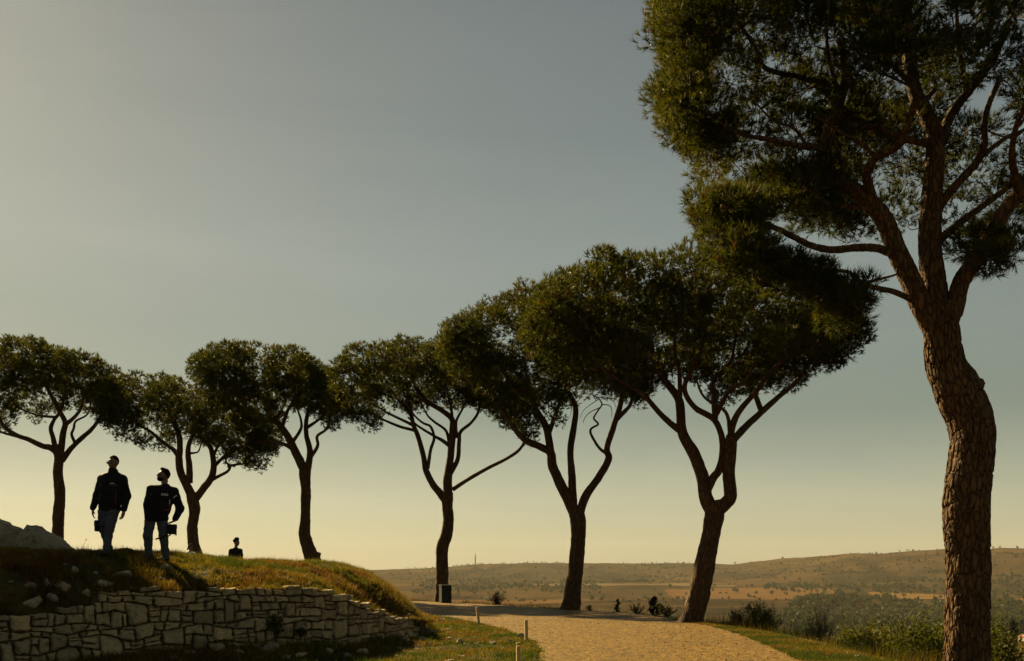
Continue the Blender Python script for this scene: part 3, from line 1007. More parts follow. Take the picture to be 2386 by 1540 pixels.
T6 = dict(Y=29.6, trunk=[(1604, 1466, 29), (1609, 1447, 26), (1624, 1397, 24), (1641, 1320, 22.5), (1656, 1249, 21.5), (1665, 1200, 22.5), (1664, 1178, 22), (1662, 1166, 18)], limbs=[
    L_(18, (1660, 1190), (1644, 1160), (1638, 1120), (1618, 1061), (1590, 1008), (1585, 949), (1576, 922), (1535, 867), (1512, 800), (1490, 740), e=0.3),
    L_(8.5, (1584, 1003), (1560, 985), (1535, 961), (1494, 914), (1453, 890), (1394, 852), (1340, 810), e=0.35),
    L_(6, (1584, 945), (1582, 867), (1571, 808), (1580, 740)),
    L_(10.5, (1644, 1150), (1660, 1115), (1677, 1090), (1683, 1032), (1665, 979), (1618, 949), (1594, 902), (1624, 837), (1640, 780), (1630, 720), e=0.35),
    L_(7, (1666, 975), (1662, 908), (1665, 879), (1700, 843), (1715, 780)),
    L_(6, (1668, 965), (1700, 908), (1735, 890), (1755, 850)),
    L_(16, (1668, 1190), (1690, 1172), (1701, 1155), (1697, 1102), (1702, 1040), (1706, 1015), e=0.85, d=-0.3),
    L_(9.5, (1707, 1026), (1735, 996), (1759, 973), (1812, 926), (1859, 884), (1889, 837), (1930, 800), e=0.4),
    L_(8.5, (1700, 1022), (1708, 985), (1724, 955), (1759, 914), (1794, 867), (1830, 830), (1850, 780)),
    L_(6.5, (1774, 960), (1753, 908), (1727, 878), (1735, 850), (1753, 826), (1790, 795), (1800, 750)),
    L_(5, (1700, 1010), (1690, 960), (1640, 925), (1620, 880))],
    top=[(1205, 760), (1225, 715), (1260, 680), (1290, 648), (1340, 632), (1385, 604), (1440, 606), (1500, 617), (1545, 608), (1580, 590), (1650, 598), (1720, 612), (1780, 640), (1850, 680), (1920, 715), (1962, 745), (2000, 792)],
    bot=[(1205, 785), (1250, 820), (1320, 850), (1390, 870), (1460, 915), (1530, 955), (1570, 915), (1620, 850), (1690, 900), (1750, 930), (1800, 890), (1850, 890), (1900, 880), (1940, 855), (1975, 845), (2000, 815)])
BIG = dict(Y=14.7, trunk=[(2250, 1650, 55), (2252, 1590, 52), (2252, 1520, 50), (2253, 1397, 49), (2255, 1277, 48), (2251, 1188, 51), (2258, 1098, 48), (2266, 1026, 48), (2258, 975, 50), (2240, 935, 51), (2226, 898, 50), (2208, 862, 45), (2197, 817, 41), (2192, 770, 40), (2188, 735, 42), (2184, 712, 38)], limbs=[
    L_(17, (2248, 905), (2272, 898), (2281, 893), e=0.95, d=0.05),
    L_(31, (2180, 765), (2148, 712), (2118, 644), (2089, 585), (2054, 505), (1999, 451), (1945, 416), (1920, 377), (1925, 322), (1945, 268), (1965, 208), (1970, 164), (1955, 90), e=0.22, d=-0.9),
    L_(9.5, (1921, 365), (1915, 347), (1875, 342), (1826, 332), (1776, 322), (1742, 317), (1702, 302), (1650, 270), e=0.35),
    L_(8, (1958, 425), (1963, 387), (1950, 347), (1940, 300)),
    L_(13, (2040, 490), (2025, 441), (2019, 406), (2039, 367), (2094, 337), (2118, 278), (2138, 218), e=0.5),
    L_(6.5, (2045, 492), (2024, 486), (1970, 481), (1925, 471), (1900, 452), (1860, 430)),
    L_(11, (2082, 594), (2058, 583), (2034, 577), (1994, 577), (1935, 582), (1885, 570), (1826, 540), (1776, 520), (1727, 505), (1680, 480), e=0.4, d=-1.4),
    L_(8.5, (2135, 705), (2115, 694), (2079, 679), (2034, 669), (1999, 654), (1975, 634), (1925, 629), (1875, 634), (1840, 620), e=0.3, d=-1.8),
    L_(4.5, (2010, 660), (2050, 650), (2085, 640), (2110, 625)),
    L_(34, (2187, 760), (2180, 700), (2168, 595), (2168, 496), (2173, 421), (2178, 322), (2158, 268), (2133, 218), (2118, 149), (2118, 74), (2108, 0), (2100, -90), e=0.3, d=0.5),
    L_(9.5, (2172, 338), (2103, 322), (2024, 292), (1975, 263), (1925, 218), (1875, 183), (1816, 171), (1776, 154), (1761, 114), (1727, 64), (1680, 15), e=0.45, d=-0.8),
    L_(15, (2180, 345), (2193, 317), (2217, 263), (2252, 218), (2292, 168), (2321, 124), (2350, 50), e=0.5, d=1.0),
    L_(9, (2254, 222), (2242, 159), (2232, 99), (2228, 20)),
    L_(12.5, (2170, 515), (2195, 470), (2222, 436), (2272, 382), (2292, 342), (2292, 292), (2302, 248), (2330, 180), d=-0.6),
    L_(7, (2289, 362), (2341, 322), (2385, 302), (2440, 260)),
    L_(12, (2150, 590), (2193, 555), (2247, 510), (2321, 456), (2371, 421), (2440, 380), d=1.6),
    L_(8, (2146, 240), (2178, 203), (2165, 163), (2180, 110)),
    L_(26, (2196, 775), (2222, 719), (2240, 655), (2287, 585), (2321, 520), (2356, 471), (2385, 441), (2450, 390), (2510, 300), e=0.45, d=-0.7),
    L_(10, (2372, 455), (2362, 400), (2356, 362), (2366, 297), (2385, 250), (2400, 170)),
    L_(7, (1985, 300), (1960, 245), (1930, 130), (1925, 60), e=0.5),
    L_(7, (2125, 200), (2070, 140), (2040, 80), (2010, 0), e=0.5),
    L_(6, (2040, 367), (2000, 330), (1960, 310), (1900, 270)),
    L_(5, (1880, 342), (1850, 300), (1800, 280), (1760, 240))],
    top=[(1512, 60), (1525, -40), (1560, -150), (1700, -240), (1900, -310), (2150, -350), (2400, -310), (2620, -220), (2780, -100), (2850, 60)],
    bot=[(1512, 110), (1535, 290), (1570, 360), (1620, 375), (1720, 335), (1850, 340), (1990, 380), (2130, 360), (2200, 330), (2300, 420), (2400, 540), (2520, 520), (2700, 420), (2850, 200)])

TREES = [('stone_pine', 'umbrella pine beyond the big rock outcrop, its left limb spreading low', T1, 11, 4.3, 350, 14000, (7, 0.19, 0.044, 0.55)),
         ('stone_pine', 'low forked umbrella pine rising behind the two men in dark jackets', T2, 12, 4.6, 400, 15000, (7, 0.19, 0.044, 0.55)),
         ('stone_pine', 'umbrella pine on the terrace crest with a swollen foot at its trunk base', T3, 13, 4.1, 370, 14500, (7, 0.19, 0.044, 0.55)),
         ('stone_pine', 'umbrella pine with a dark box at its foot and one long bare side branch', T4, 14, 4.6, 430, 17000, (7, 0.185, 0.040, 0.55)),
         ('stone_pine', 'three-stemmed umbrella pine at the road edge with a dead zigzag branch', T5, 15, 4.2, 440, 18000, (8, 0.175, 0.033, 0.55)),
         ('stone_pine', 'wide umbrella pine leaning at the bend of the road beside a spiky bush', T6, 16, 4.8, 600, 27000, (9, 0.165, 0.0265, 0.55))]
TREE_ROOTS = []
for nm, lab, d, seed, dr, ncl, ntf, ned in TREES:
    TREE_ROOTS.append(grow_pine(nm, lab, 'umbrella pines along the hilltop', d['Y'], d['trunk'], d['limbs'], d['top'], d['bot'], seed, dr, ncl, ntf, ned))
BIG_LOBES = [(1580, 60, 50, 90, -0.3, 1.6, 0.7), (1595, 190, 50, 70, 0.0, 1.3, 0.7), (1590, 280, 45, 50, 0.2, 1.2, 0.7), (1660, 305, 65, 35, 0.5, 1.0, 0.65), (1650, 488, 55, 40, -0.8, 0.9, 0.55), (1700, 540, 90, 35, -1.0, 0.9, 0.55), (1665, 490, 60, 40, -0.8, 0.9, 0.55), (1740, 480, 60, 40, -0.6, 0.9, 0.55),
             (1830, 635, 110, 35, -1.4, 0.8, 0.52), (1900, 665, 90, 35, -1.6, 0.7, 0.5), (1960, 715, 55, 45, -1.7, 0.6, 0.52), (1830, 430, 100, 45, 0.8, 1.4, 0.62), (1940, 500, 80, 45, 1.6, 1.0, 0.55), (2310, 560, 70, 60, 0.3, 1.6, 0.62), (1900, 420, 60, 60, -0.3, 1.0, 0.62), (1985, 690, 55, 30, -1.9, 0.6, 0.5), (1760, 600, 90, 35, -1.6, 0.8, 0.58)]
TREE_ROOTS.append(grow_pine('stone_pine', 'large crooked umbrella pine with thick plated bark beside the road verge', 'umbrella pines along the hilltop', BIG['Y'], BIG['trunk'], BIG['limbs'], BIG['top'], BIG['bot'], 17, 4.6, 350, 35000, (15, 0.135, 0.011, 0.5), clump_r=(0.40, 0.66), plates=True, lobes=BIG_LOBES, mindist=0.42, bias=1.05, cull=(2480, -110)))
# a pine of the same row outside the picture on the left: its crown shades the rock and the bank
SIDE = dict(Y=37.0, trunk=[(-332, 1370, 27), (-327, 1200, 24), (-337, 1000, 22), (-329, 800, 22), (-332, 630, 19)], limbs=[
    L_(13, (-333, 660), (-382, 590), (-442, 520), (-492, 460)), L_(13, (-329, 665), (-292, 590), (-242, 520), (-172, 470)), L_(12, (-332, 640), (-337, 570), (-322, 480), (-337, 390))],
    top=[(-602, 480), (-542, 390), (-462, 345), (-332, 330), (-202, 345), (-122, 390), (-64, 480)], bot=[(-602, 520), (-472, 560), (-332, 550), (-192, 560), (-64, 520)])
grow_pine('stone_pine', 'umbrella pine at the back of the terrace left of the rock outcrop', 'umbrella pines along the hilltop', SIDE['Y'], SIDE['trunk'], SIDE['limbs'], SIDE['top'], SIDE['bot'], 18, 4.6, 240, 8000, (9, 0.23, 0.07, 0.55))
# ---------------------------------------------------------------- dry stone wall
def mat_stone(name, base, warm, scale=1.0):
    m, n, l, b = new_mat(name)
    oi = n.new('ShaderNodeObjectInfo')
    co = geo_pos(n)
    t = noise_node(n, l, 14 * scale, 7, 0.7, co)
    t2 = noise_node(n, l, 70 * scale, 4, 0.7, co)
    lich = noise_node(n, l, 5.5 * scale, 5, 0.7, co)
    c0 = ramp_node(n, l, t.outputs['Fac'], [(0.25, tuple(c * 0.55 for c in base)), (0.5, base), (0.8, warm)])
    per = ramp_node(n, l, oi.outputs['Random'], [(0.0, (0.62, 0.60, 0.58)), (0.5, (0.95, 0.93, 0.9)), (1.0, (1.25, 1.18, 1.05))])
    c1 = mix_node(n, l, c0.outputs[0], per.outputs[0], 0.9, 'MULTIPLY')
    lr = ramp_node(n, l, lich.outputs['Fac'], [(0.55, (0, 0, 0)), (0.68, (0.7, 0.7, 0.7))])
    c2 = mix_node(n, l, c1, (0.06, 0.055, 0.04), lr.outputs[0])
    l.new(c2, b.inputs['Base Color'])
    b.inputs['Roughness'].default_value = 0.9
    b.inputs['Specular IOR Level'].default_value = 0.2
    h = n.new('ShaderNodeMath')
    h.operation = 'MULTIPLY_ADD'
    l.new(t2.outputs['Fac'], h.inputs[0])
    h.inputs[1].default_value = 0.3
    l.new(t.outputs['Fac'], h.inputs[2])
    bump_node(n, l, h.outputs[0], 0.85, 0.03, b)
    return m


M['stone'] = mat_stone('limestone_blocks', (0.31, 0.248, 0.145), (0.46, 0.37, 0.215))
M['rock'] = mat_stone('weathered_rock', (0.26, 0.215, 0.145), (0.42, 0.335, 0.22))
M['earth'] = mat_plain('wall_earth', (0.085, 0.060, 0.032), 0.95, 0.4, 30, 0.5, 0.02, 0.0)

i0 = np.abs(WALL[:, 0] - (-170 - CX) / F * 14.45).argmin()
i1 = np.abs(WALL[:, 1] - 21.5).argmin()
WSEG = WALL[i0:i1 + 1]
WARC = np.concatenate([[0], np.cumsum(np.hypot(*np.diff(WSEG[:, :2], axis=0).T))])
WLEN = WARC[-1]


def wall_frame(u):
    u = np.asarray(u, float)
    x, y = np.interp(u, WARC, WSEG[:, 0]), np.interp(u, WARC, WSEG[:, 1])
    e = 0.05
    tx = np.interp(np.clip(u + e, 0, WLEN), WARC, WSEG[:, 0]) - np.interp(np.clip(u - e, 0, WLEN), WARC, WSEG[:, 0])
    ty = np.interp(np.clip(u + e, 0, WLEN), WARC, WSEG[:, 1]) - np.interp(np.clip(u - e, 0, WLEN), WARC, WSEG[:, 1])
    k = np.hypot(tx, ty)
    return x, y, ty / k, -tx / k


def wall_pt(u, v, out):
    x, y, nx, ny = wall_frame(u)
    o = out - 0.10 * np.asarray(v) + 0.10       # batter: the face leans back
    return np.stack([x + nx * o, y + ny * o, np.broadcast_to(v, np.shape(x))], -1)


def wall_stones():
    rng = np.random.default_rng(5)
    heights = []
    v = -0.12
    while v < 1.45:
        h = rng.choice([0.09, 0.13, 0.17, 0.21, 0.25], p=[0.14, 0.2, 0.26, 0.24, 0.16])
        heights.append((v, h))
        v += h
    nr = len(heights)

    def bound(k, u):
        vb = heights[k][0] if k < nr else heights[-1][0] + heights[-1][1]
        return vb + 0.085 * fbm(np.asarray(u) * 1.9, np.full(np.shape(u), k * 3.7), octaves=2, seed=61) * 1.6
    tall = {}
    for k in range(nr - 1):
        u = rng.uniform(0, 1.2)
        while u < WLEN:
            w = rng.uniform(0.14, 0.40)
            tall.setdefault(k, []).append((u, u + w))
            u += w + rng.uniform(0.4, 1.5)
    # drop tall stones that would overlap with one standing in the row below
    for k in range(1, nr - 1):
        tall[k] = [iv for iv in tall.get(k, []) if not any(a < iv[1] + 0.05 and iv[0] < b + 0.05 for a, b in tall.get(k - 1, []))]
    out = []
    for k in range(nr):
        own = sorted(tall.get(k, []))
        blocked = sorted(own + tall.get(k - 1, []))
        pos = 0.0
        gaps = []
        for a, b in blocked:
            if a > pos:
                gaps.append((pos, a))
            pos = max(pos, b)
        gaps.append((pos, WLEN))
        for a, b in own:
            out.append((a, b, k, k + 2, 0, 1))
        h = heights[k][1]
        for a, b in gaps:
            L = b - a
            if L < 0.05:
                continue
            mean = 0.21 if h > 0.12 else 0.25
            m = max(1, int(round(L / mean)))
            w = rng.uniform(0.35, 1.9, m)
            cuts = a + np.concatenate([[0], np.cumsum(w / w.sum())]) * L
            for c0, c1 in zip(cuts[:-1], cuts[1:]):
                if h > 0.16 and c1 - c0 > 0.12 and rng.random() < 0.42:
                    s = rng.uniform(0.3, 0.7)
                    out.append((c0, c1, k, k + 1, 0, s))
                    out.append((c0, c1, k, k + 1, s, 1))
                else:
                    out.append((c0, c1, k, k + 1, 0, 1))
    meshes = []
    for (a, b, k0, k1, s0, s1) in out:
        uc = 0.5 * (a + b)
        vb0, vt0 = float(bound(k0, np.array([uc]))[0]), float(bound(k1, np.array([uc]))[0])
        top, foot = np.interp(uc, WARC, WSEG[:, 2]), np.interp(uc, WARC, WSEG[:, 3])
        vb, vt = vb0 + (vt0 - vb0) * s0, vb0 + (vt0 - vb0) * s1
        if vt > top + 0.06 and vb < top - 0.03:
            s1 = (top + rng.uniform(0.0, 0.06) - vb0) / (vt0 - vb0)
            vt = vb0 + (vt0 - vb0) * s1
        vc = 0.5 * (vb + vt)
        if vc > top + rng.uniform(-0.03, 0.04) or vt > top + 0.10 or vt < foot - 0.12:
            continue

        def vv(u, s):
            B, T = bound(k0, u), bound(k1, u)
            return B + (T - B) * s
        g = rng.uniform(0.006, 0.016)
        tl, tr = rng.normal(0, 0.03, 2)
        us = np.array([a, uc, b])
        bot = np.stack([us + np.array([-tl, 0, -tr]) * 0.5, vv(us, s0)], -1)
        tp = np.stack([us + np.array([tl, 0, tr]) * 0.5, vv(us, s1)], -1)
        q = [bot[0], bot[1], bot[2], 0.5 * (bot[2] + tp[2]), tp[2], tp[1], tp[0], 0.5 * (tp[0] + bot[0])]
        c = np.mean(q, 0)
        pts = []
        n8 = len(q)
        for i, p in enumerate(q):
            if i in (0, 2, 4, 6):                        # cut the corners unevenly
                pa, pb = q[i - 1], q[(i + 1) % n8]
                ca, cb = rng.uniform(0.10, 0.42, 2)
                pts.append(p + (pa - p) * ca)
                pts.append(p + (pb - p) * cb)
            else:
                pts.append(p + (c - p) * rng.uniform(-0.02, 0.14))
        pts = np.array(pts)
        hw = max(0.02, min(b - a, vt - vb) * 0.5)
        d = c - pts
        d /= np.linalg.norm(d, axis=1)[:, None] + 1e-9
        pts = pts + d * min(g, hw * 0.3)
        m = len(pts)
        bulge = rng.uniform(0.025, 0.075) * min(1.0, hw / 0.07)
        off = rng.uniform(-0.03, 0.03)
        rings = []
        tilt = rng.normal(0, 0.16, 2)
        for sc, dep in ((0.9, -0.20), (1.0, -0.02), (0.93, bulge * 0.45), (0.74, bulge * 0.92)):
            r2 = c + (pts - c) * sc
            rel = r2 - c
            o = dep + off + (rel @ tilt if dep > -0.1 else 0) + (rng.normal(0, 0.007, m) if dep > 0 else 0)
            rings.append(wall_pt(r2[:, 0], r2[:, 1], o))
        ctr = wall_pt(np.array([c[0]]), np.array([c[1]]), np.array([bulge + off + rng.normal(0, 0.006)]))
        V = np.concatenate(rings + [ctr])
        Fq = []
        for r in range(3):
            for i in range(m):
                j = (i + 1) % m
                Fq.append((r * m + i, r * m + j, (r + 1) * m + j, (r + 1) * m + i))
        F3 = [(3 * m + i, 3 * m + (i + 1) % m, 4 * m) for i in range(m)]
        px = CX + F * V[:, 0].mean() / V[:, 1].mean()
        py = HY - F * (V[:, 2].mean() - CZ) / V[:, 1].mean()
        size = (b - a) * (vt - vb) * (1.0 if (-30 < px and py < 1560) else 0.02)
        meshes.append((size, V, [np.array(F3), np.array(Fq)]))
    return sorted(meshes, key=lambda q: -q[0])


wall_base = np.array([WSEG[len(WSEG) // 2, 0], WSEG[len(WSEG) // 2, 1], 0.0])
wall_root = empty('dry_stone_wall', wall_base, 'dry stone wall of pale rough limestone blocks holding up the grassy terrace', 'wall')
_st = wall_stones()
for k, (sz, V, Fs) in enumerate(_st[:295]):
    c = V.mean(0)
    obj('stone', np_mesh('stone', V - c, Fs, M['stone']), wall_root, c - wall_base)
if len(_st) > 295:
    V, Fs = merge([(v, f) for _, v, f in _st[295:]])
    o = obj('small_stones', np_mesh('small_stones', V - wall_base, Fs, M['stone']), wall_root)
    o['kind'] = 'stuff'
_u = np.linspace(0, WLEN, 120)
_tp = np.interp(_u, WARC, WSEG[:, 2]) - 0.05
_ft = np.interp(_u, WARC, WSEG[:, 3]) - 0.25
_a = wall_pt(_u, _ft, np.full(120, -0.07))
_b = wall_pt(_u, _tp, np.full(120, -0.07))
_c = wall_pt(_u, _tp, np.full(120, -0.40))
_V = np.concatenate([_a, _b, _c]) - wall_base
_i = np.arange(119)
_Q = np.concatenate([np.stack([_i, _i + 1, _i + 121, _i + 120], -1), np.stack([_i + 120, _i + 121, _i + 241, _i + 240], -1)])
obj('wall_core', np_mesh('wall_core', _V, _Q, M['earth']), wall_root)


# ---------------------------------------------------------------- rocks
def rock(seed, sub=2, cuts=11, noise=0.12, flat=0.0):
    rng = np.random.default_rng(seed)
    bm = bmesh.new()
    bmesh.ops.create_icosphere(bm, subdivisions=sub, radius=1.0)
    V = np.array([v.co[:] for v in bm.verts])
    Ft = np.array([[v.index for v in f.verts] for f in bm.faces])
    bm.free()
    for i in range(cuts):
        nrm = rng.normal(0, 1, 3)
        nrm /= np.linalg.norm(nrm)
        lim = rng.uniform(0.42, 0.82)
        d = V @ nrm
        V = V - np.maximum(d - lim, 0)[:, None] * nrm
    V = V * (1 + noise * fbm(V[:, 0] * 2 + seed, V[:, 1] * 2, V[:, 2] * 2, octaves=4, seed=seed)[:, None])
    return V, Ft


ROCKS = []
for sd in range(8):
    V, Ft = rock(100 + sd, 3, 18, 0.24)
    ROCKS.append(np_mesh('rock', V, Ft, M['rock']))


def ray_hit(px, py, fn, y0=12.0, y1=40.0):
    Y = np.linspace(y0, y1, 1400)
    X = (px - CX) / F * Y
    Z = CZ - (py - HY) / F * Y
    G = fn(X, Y)
    k = np.argmax(Z <= G)
    return np.array([X[k], Y[k], G[k]])


def place_rock(name, px, py, wpx, hpx, fn, label, cat, group, seed, sink=0.0, y0=12.0, depth=0.8):
    rng = np.random.default_rng(seed)
    p = ray_hit(px, py, fn, y0)
    s = p[1] / F
    o = bpy.data.objects.new(name, ROCKS[rng.integers(len(ROCKS))])
    link(o)
    w, h = wpx * s * 0.5, hpx * s * 0.5
    o.location = p + np.array([0, 0.3 * w, -sink * h])
    o.scale = (w * 1.12, w * depth, h * 1.15)
    o.rotation_euler = (rng.normal(0, 0.12), rng.normal(0, 0.15), rng.uniform(-0.4, 0.4) + (math.pi if rng.random() < 0.5 else 0))
    tag(o, label, cat, group)
    return o


k6, k2 = 0.1945, 0.28
BANK = [(345, 655, 270, 130), (560, 650, 130, 140), (750, 690, 190, 170), (885, 490, 130, 120), (1145, 495, 62, 80), (1430, 535, 340, 110), (1265, 640, 280, 120), (1030, 740, 160, 130), (370, 875, 330, 200), (620, 825, 180, 180),
        (245, 425, 75, 45), (570, 515, 60, 45), (1730, 460, 75, 45), (1985, 460, 170, 130), (1915, 565, 150, 70), (770, 390, 52, 42), (1590, 700, 210, 60), (1680, 530, 60, 30), (120, 600, 60, 40)]
for i, (a, b, w, h) in enumerate(BANK):
    place_rock('stone', a * k6, 1240.5 + b * k6, w * k6, h * k6, knoll_z, 'pale stone half buried in the dark grassy bank above the wall', 'stone', 'stones half buried in the bank', 200 + i, sink=-0.25)
RUB = [(450, 1115, 190, 120), (870, 1130, 150, 140), (620, 1150, 100, 80), (1120, 1175, 140, 60), (1640, 1150, 150, 110), (1370, 1150, 110, 80), (1840, 1110, 130, 45), (200, 1150, 140, 70), (90, 1190, 90, 60), (760, 1090, 90, 60), (1010, 1190, 120, 60), (1520, 1180, 110, 60), (1760, 1190, 110, 60)]
for i, (a, b, w, h) in enumerate(RUB):
    place_rock('boulder', 381.7 + a * k2, 1202 + b * k2, w * k2, h * k2, knoll_z, 'rough boulder lying in the dark grass at the foot of the dry stone wall', 'boulder', 'boulders at the foot of the wall', 300 + i, sink=-0.2)
END = [(2215, 985, 190, 190), (2190, 880, 130, 110), (2045, 800, 66, 74), (2100, 850, 110, 80), (1910, 880, 90, 70), (2035, 960, 110, 80), (2300, 1090, 100, 110), (2075, 655, 80, 66), (2130, 1040, 120, 90), (1985, 905, 80, 60), (2010, 1030, 120, 70), (2260, 1160, 110, 70), (2090, 1130, 150, 60), (2150, 740, 60, 60), (1960, 1110, 120, 60)]
for i, (a, b, w, h) in enumerate(END):
    place_rock('boulder', 381.7 + a * k2, 1202 + b * k2, w * k2, h * k2, knoll_z, 'weathered boulder tumbled at the rounded end of the terrace beside the road grass', 'boulder', 'boulders at the rounded end of the terrace', 340 + i, sink=0.15, y0=16)
gz = lambda x, y: np.maximum(ground_z(x, y), np.where(knoll_sd(x, y)[0] > -1.4, knoll_z(x, y), -9))
LOOSE = [(1033, 1446, 22, 9), (1044, 1468, 30, 9), (1047, 1489, 26, 9), (1071, 1500, 26, 16), (1101, 1503, 24, 7), (1149, 1501, 24, 14), (1188, 1497, 24, 11), (1214, 1486, 27, 16), (1207, 1502, 19, 9), (1076, 1531, 22, 7), (1045, 1543, 34, 12), (1022, 1441, 18, 8), (1082, 1503, 14, 9), (1120, 1470, 8, 4), (1160, 1512, 9, 5)]
for i, (a, b, w, h) in enumerate(LOOSE):
    place_rock('stone', a, b, w, h, gz, 'loose stone lying on the sunny grass between the terrace and the road', 'stone', 'loose stones on the roadside grass', 380 + i, sink=-0.35, y0=14, depth=1.0)


def big_rock(name, label, loc, size, seed, rz):
    V, Ft = rock(seed, 4, 16, 0.10)
    strata = 0.16 * np.abs(fbm(V[:, 0] * 1.3, V[:, 1] * 1.3, V[:, 2] * 6, octaves=4, seed=seed + 2))
    V = V * (1 - strata[:, None]) * (1 - 0.13 * np.abs(fbm(V[:, 0] * 3.2, V[:, 1] * 3.2, V[:, 2] * 3.2, octaves=3, seed=seed + 6)) + 0.09 * fbm(V[:, 0] * 7, V[:, 1] * 7, V[:, 2] * 9, octaves=3, seed=seed + 4))[:, None]
    V = V * np.array(size)
    o = obj(name, np_mesh(name, V, Ft, M['rock'], smooth=False))
    o.location = loc
    o.rotation_euler = (0, 0, rz)
    tag(o, label, 'rock')


big_rock('rock_outcrop', 'large grey rock outcrop with a sunlit flank on the terrace beside the walking man', P(-30, 1262, 20.5), (1.35, 1.3, 1.02), 71, 0.2)
big_rock('rock_outcrop', 'long sloping rock with grass pockets running down from the large grey outcrop', P(80, 1272, 20.2), (0.98, 0.8, 0.72), 72, 0.1)
big_rock('rock_outcrop', 'low flat rock showing behind the legs of the two men', P(290, 1290, 22.0), (0.62, 0.5, 0.22), 73, -0.1)
# ---------------------------------------------------------------- grass and shrubs
def blades(pos, per, h, w, lean, rng, cols, spread=0.03):
    """per narrow blades at every point; h is an array of heights"""
    k = len(pos)
    b = pos[:, None, :] + np.concatenate([rng.normal(0, spread, (k, per, 2)), np.zeros((k, per, 1))], 2)
    hh = (h[:, None] * rng.uniform(0.55, 1.15, (k, per)))[..., None]
    ang = rng.uniform(0, 2 * np.pi, (k, per))
    side = np.stack([np.cos(ang), np.sin(ang), np.zeros_like(ang)], -1) * w * 0.5
    d = np.concatenate([rng.normal(0, lean, (k, per, 2)), np.ones((k, per, 1))], 2)
    tip = b + d * hh
    b = b - np.array([0, 0, 0.015])
    V = np.stack([b - side, b + side, tip], 2).reshape(-1, 3)
    C = np.repeat(np.repeat(cols, per, 0) * rng.uniform(0.5, 1.5, (k * per, 1)), 3, 0) * np.repeat(rng.uniform(0.55, 1.45, (k, 1)), per * 3, 0)
    return V, np.arange(k * per * 3).reshape(-1, 3), C


def grass_cols(x, y, rng, dry, dark=1.0, sc=1.1):
    t = np.clip(fbm(x * sc, y * sc, octaves=3, seed=77) * 1.5 + dry + rng.normal(0, 0.22, len(x)), 0, 1)[:, None]
    g = np.array([0.034, 0.049, 0.008])
    yl = np.array([0.112, 0.086, 0.015])
    br = np.array([0.088, 0.047, 0.016])
    c = np.where(t < 0.5, g + (yl - g) * t * 2, yl + (br - yl) * (t * 2 - 1))
    return c * dark


def frame_px(x, y):
    return CX + F * x / y


rng = np.random.default_rng(90)
G = []
# terrace top and bank
x, y = rng.uniform(-13.5, -1.4, 165000), rng.uniform(14.5, 30.5, 165000)
d, _ = knoll_sd(x, y)
px = frame_px(x, y)
k = (d > 0.03) & (px > -40) & (px < 1090) & (rng.random(len(x)) < np.where(d < 3.0, 1.0, 0.42)) & ((y < 27) | (d < 2))
x, y, d, px = x[k], y[k], d[k], px[k]
p = np.stack([x, y, knoll_z(x, y)], -1)
_, kk = knoll_sd(x, y)
p[:, 2] = np.where(d < 0.27, np.maximum(p[:, 2], WALL[kk, 2] - 0.02), p[:, 2])
lf = sstep(470, 300, px) * sstep(2.4, 1.4, d)              # dead brown growth, with the shade of the left bank worked into its brown
bare = fbm(x * 2.1, y * 2.1, octaves=3, seed=78) + rng.normal(0, 0.12, len(x))
k = bare > -0.26 + 0.22 * lf
x, y, d, p, lf = x[k], y[k], d[k], p[k], lf[k]
h = rng.uniform(0.035, 0.085, len(x)) * (1 + 0.9 * np.clip(fbm(x * 1.7, y * 1.7, octaves=2, seed=79) * 2, 0, 1)) * (1 + 0.5 * lf)
c = grass_cols(x, y, rng, 0.45 + 0.25 * lf)
G.append(blades(p, 4, h, 0.012, 0.55, rng, c, 0.035))
# taller clumps and dry stalks
k = rng.random(len(x)) < 0.02
G.append(blades(p[k], 7, rng.uniform(0.10, 0.20, k.sum()), 0.009, 0.35, rng, grass_cols(x[k], y[k], rng, 0.3), 0.04))
# clumps of green herbs on the skyline of the terrace
k = (d > 2.6) & (rng.random(len(x)) < 0.012)
G.append(blades(p[k], 9, rng.uniform(0.06, 0.12, k.sum()), 0.022, 0.7, rng, np.tile([0.04, 0.058, 0.010], (k.sum(), 1)), 0.05))
V, Fs = merge([(g[0], g[1]) for g in G])
tag(obj('grass', np_mesh('grass', V, Fs, M['grass'], color=np.concatenate([g[2] for g in G]))), 'short green and straw coloured grass covering the terrace above the wall', 'grass', kind='stuff')

# foot of the wall and sunny grass up to the road
G = []
x, y = rng.uniform(-9.5, 2.2, 150000), rng.uniform(13.5, 37, 150000)
d, _ = knoll_sd(x, y)
px, py = frame_px(x, y), HY + F * CZ / y
rd = in_poly(x, y, ROAD)
k = (d < -0.02) & (~rd) & (px > -20) & (px < 1300)
x, y, d = x[k], y[k], d[k]
z = np.where(d > -1.35, knoll_z(x, y), 0)
z = np.maximum(z, ground_z(x, y))
foot = sstep(-1.5, -0.6, d) * sstep(-1.4, -3.5, x)
bare = fbm(x * 2.3, y * 2.3, octaves=3, seed=81) + rng.normal(0, 0.15, len(x))
k = bare > -0.22 + 0.05 * foot
x, y, z, foot = x[k], y[k], z[k], foot[k]
h = rng.uniform(0.03, 0.075, len(x)) * (1 + 1.3 * foot)
c = grass_cols(x, y, rng, 0.28 + 0.42 * foot) * (1 + 0.5 * foot[:, None])  # colour lightened along the wall foot to offset the shade lying there
G.append(blades(np.stack([x, y, z], -1), 3, h, 0.016, 0.6, rng, c, 0.04))
k = rng.random(len(x)) < 0.03
G.append(blades(np.stack([x, y, z], -1)[k], 8, rng.uniform(0.09, 0.16, k.sum()), 0.014, 0.45, rng, np.tile([0.036, 0.058, 0.009], (k.sum(), 1)), 0.05))
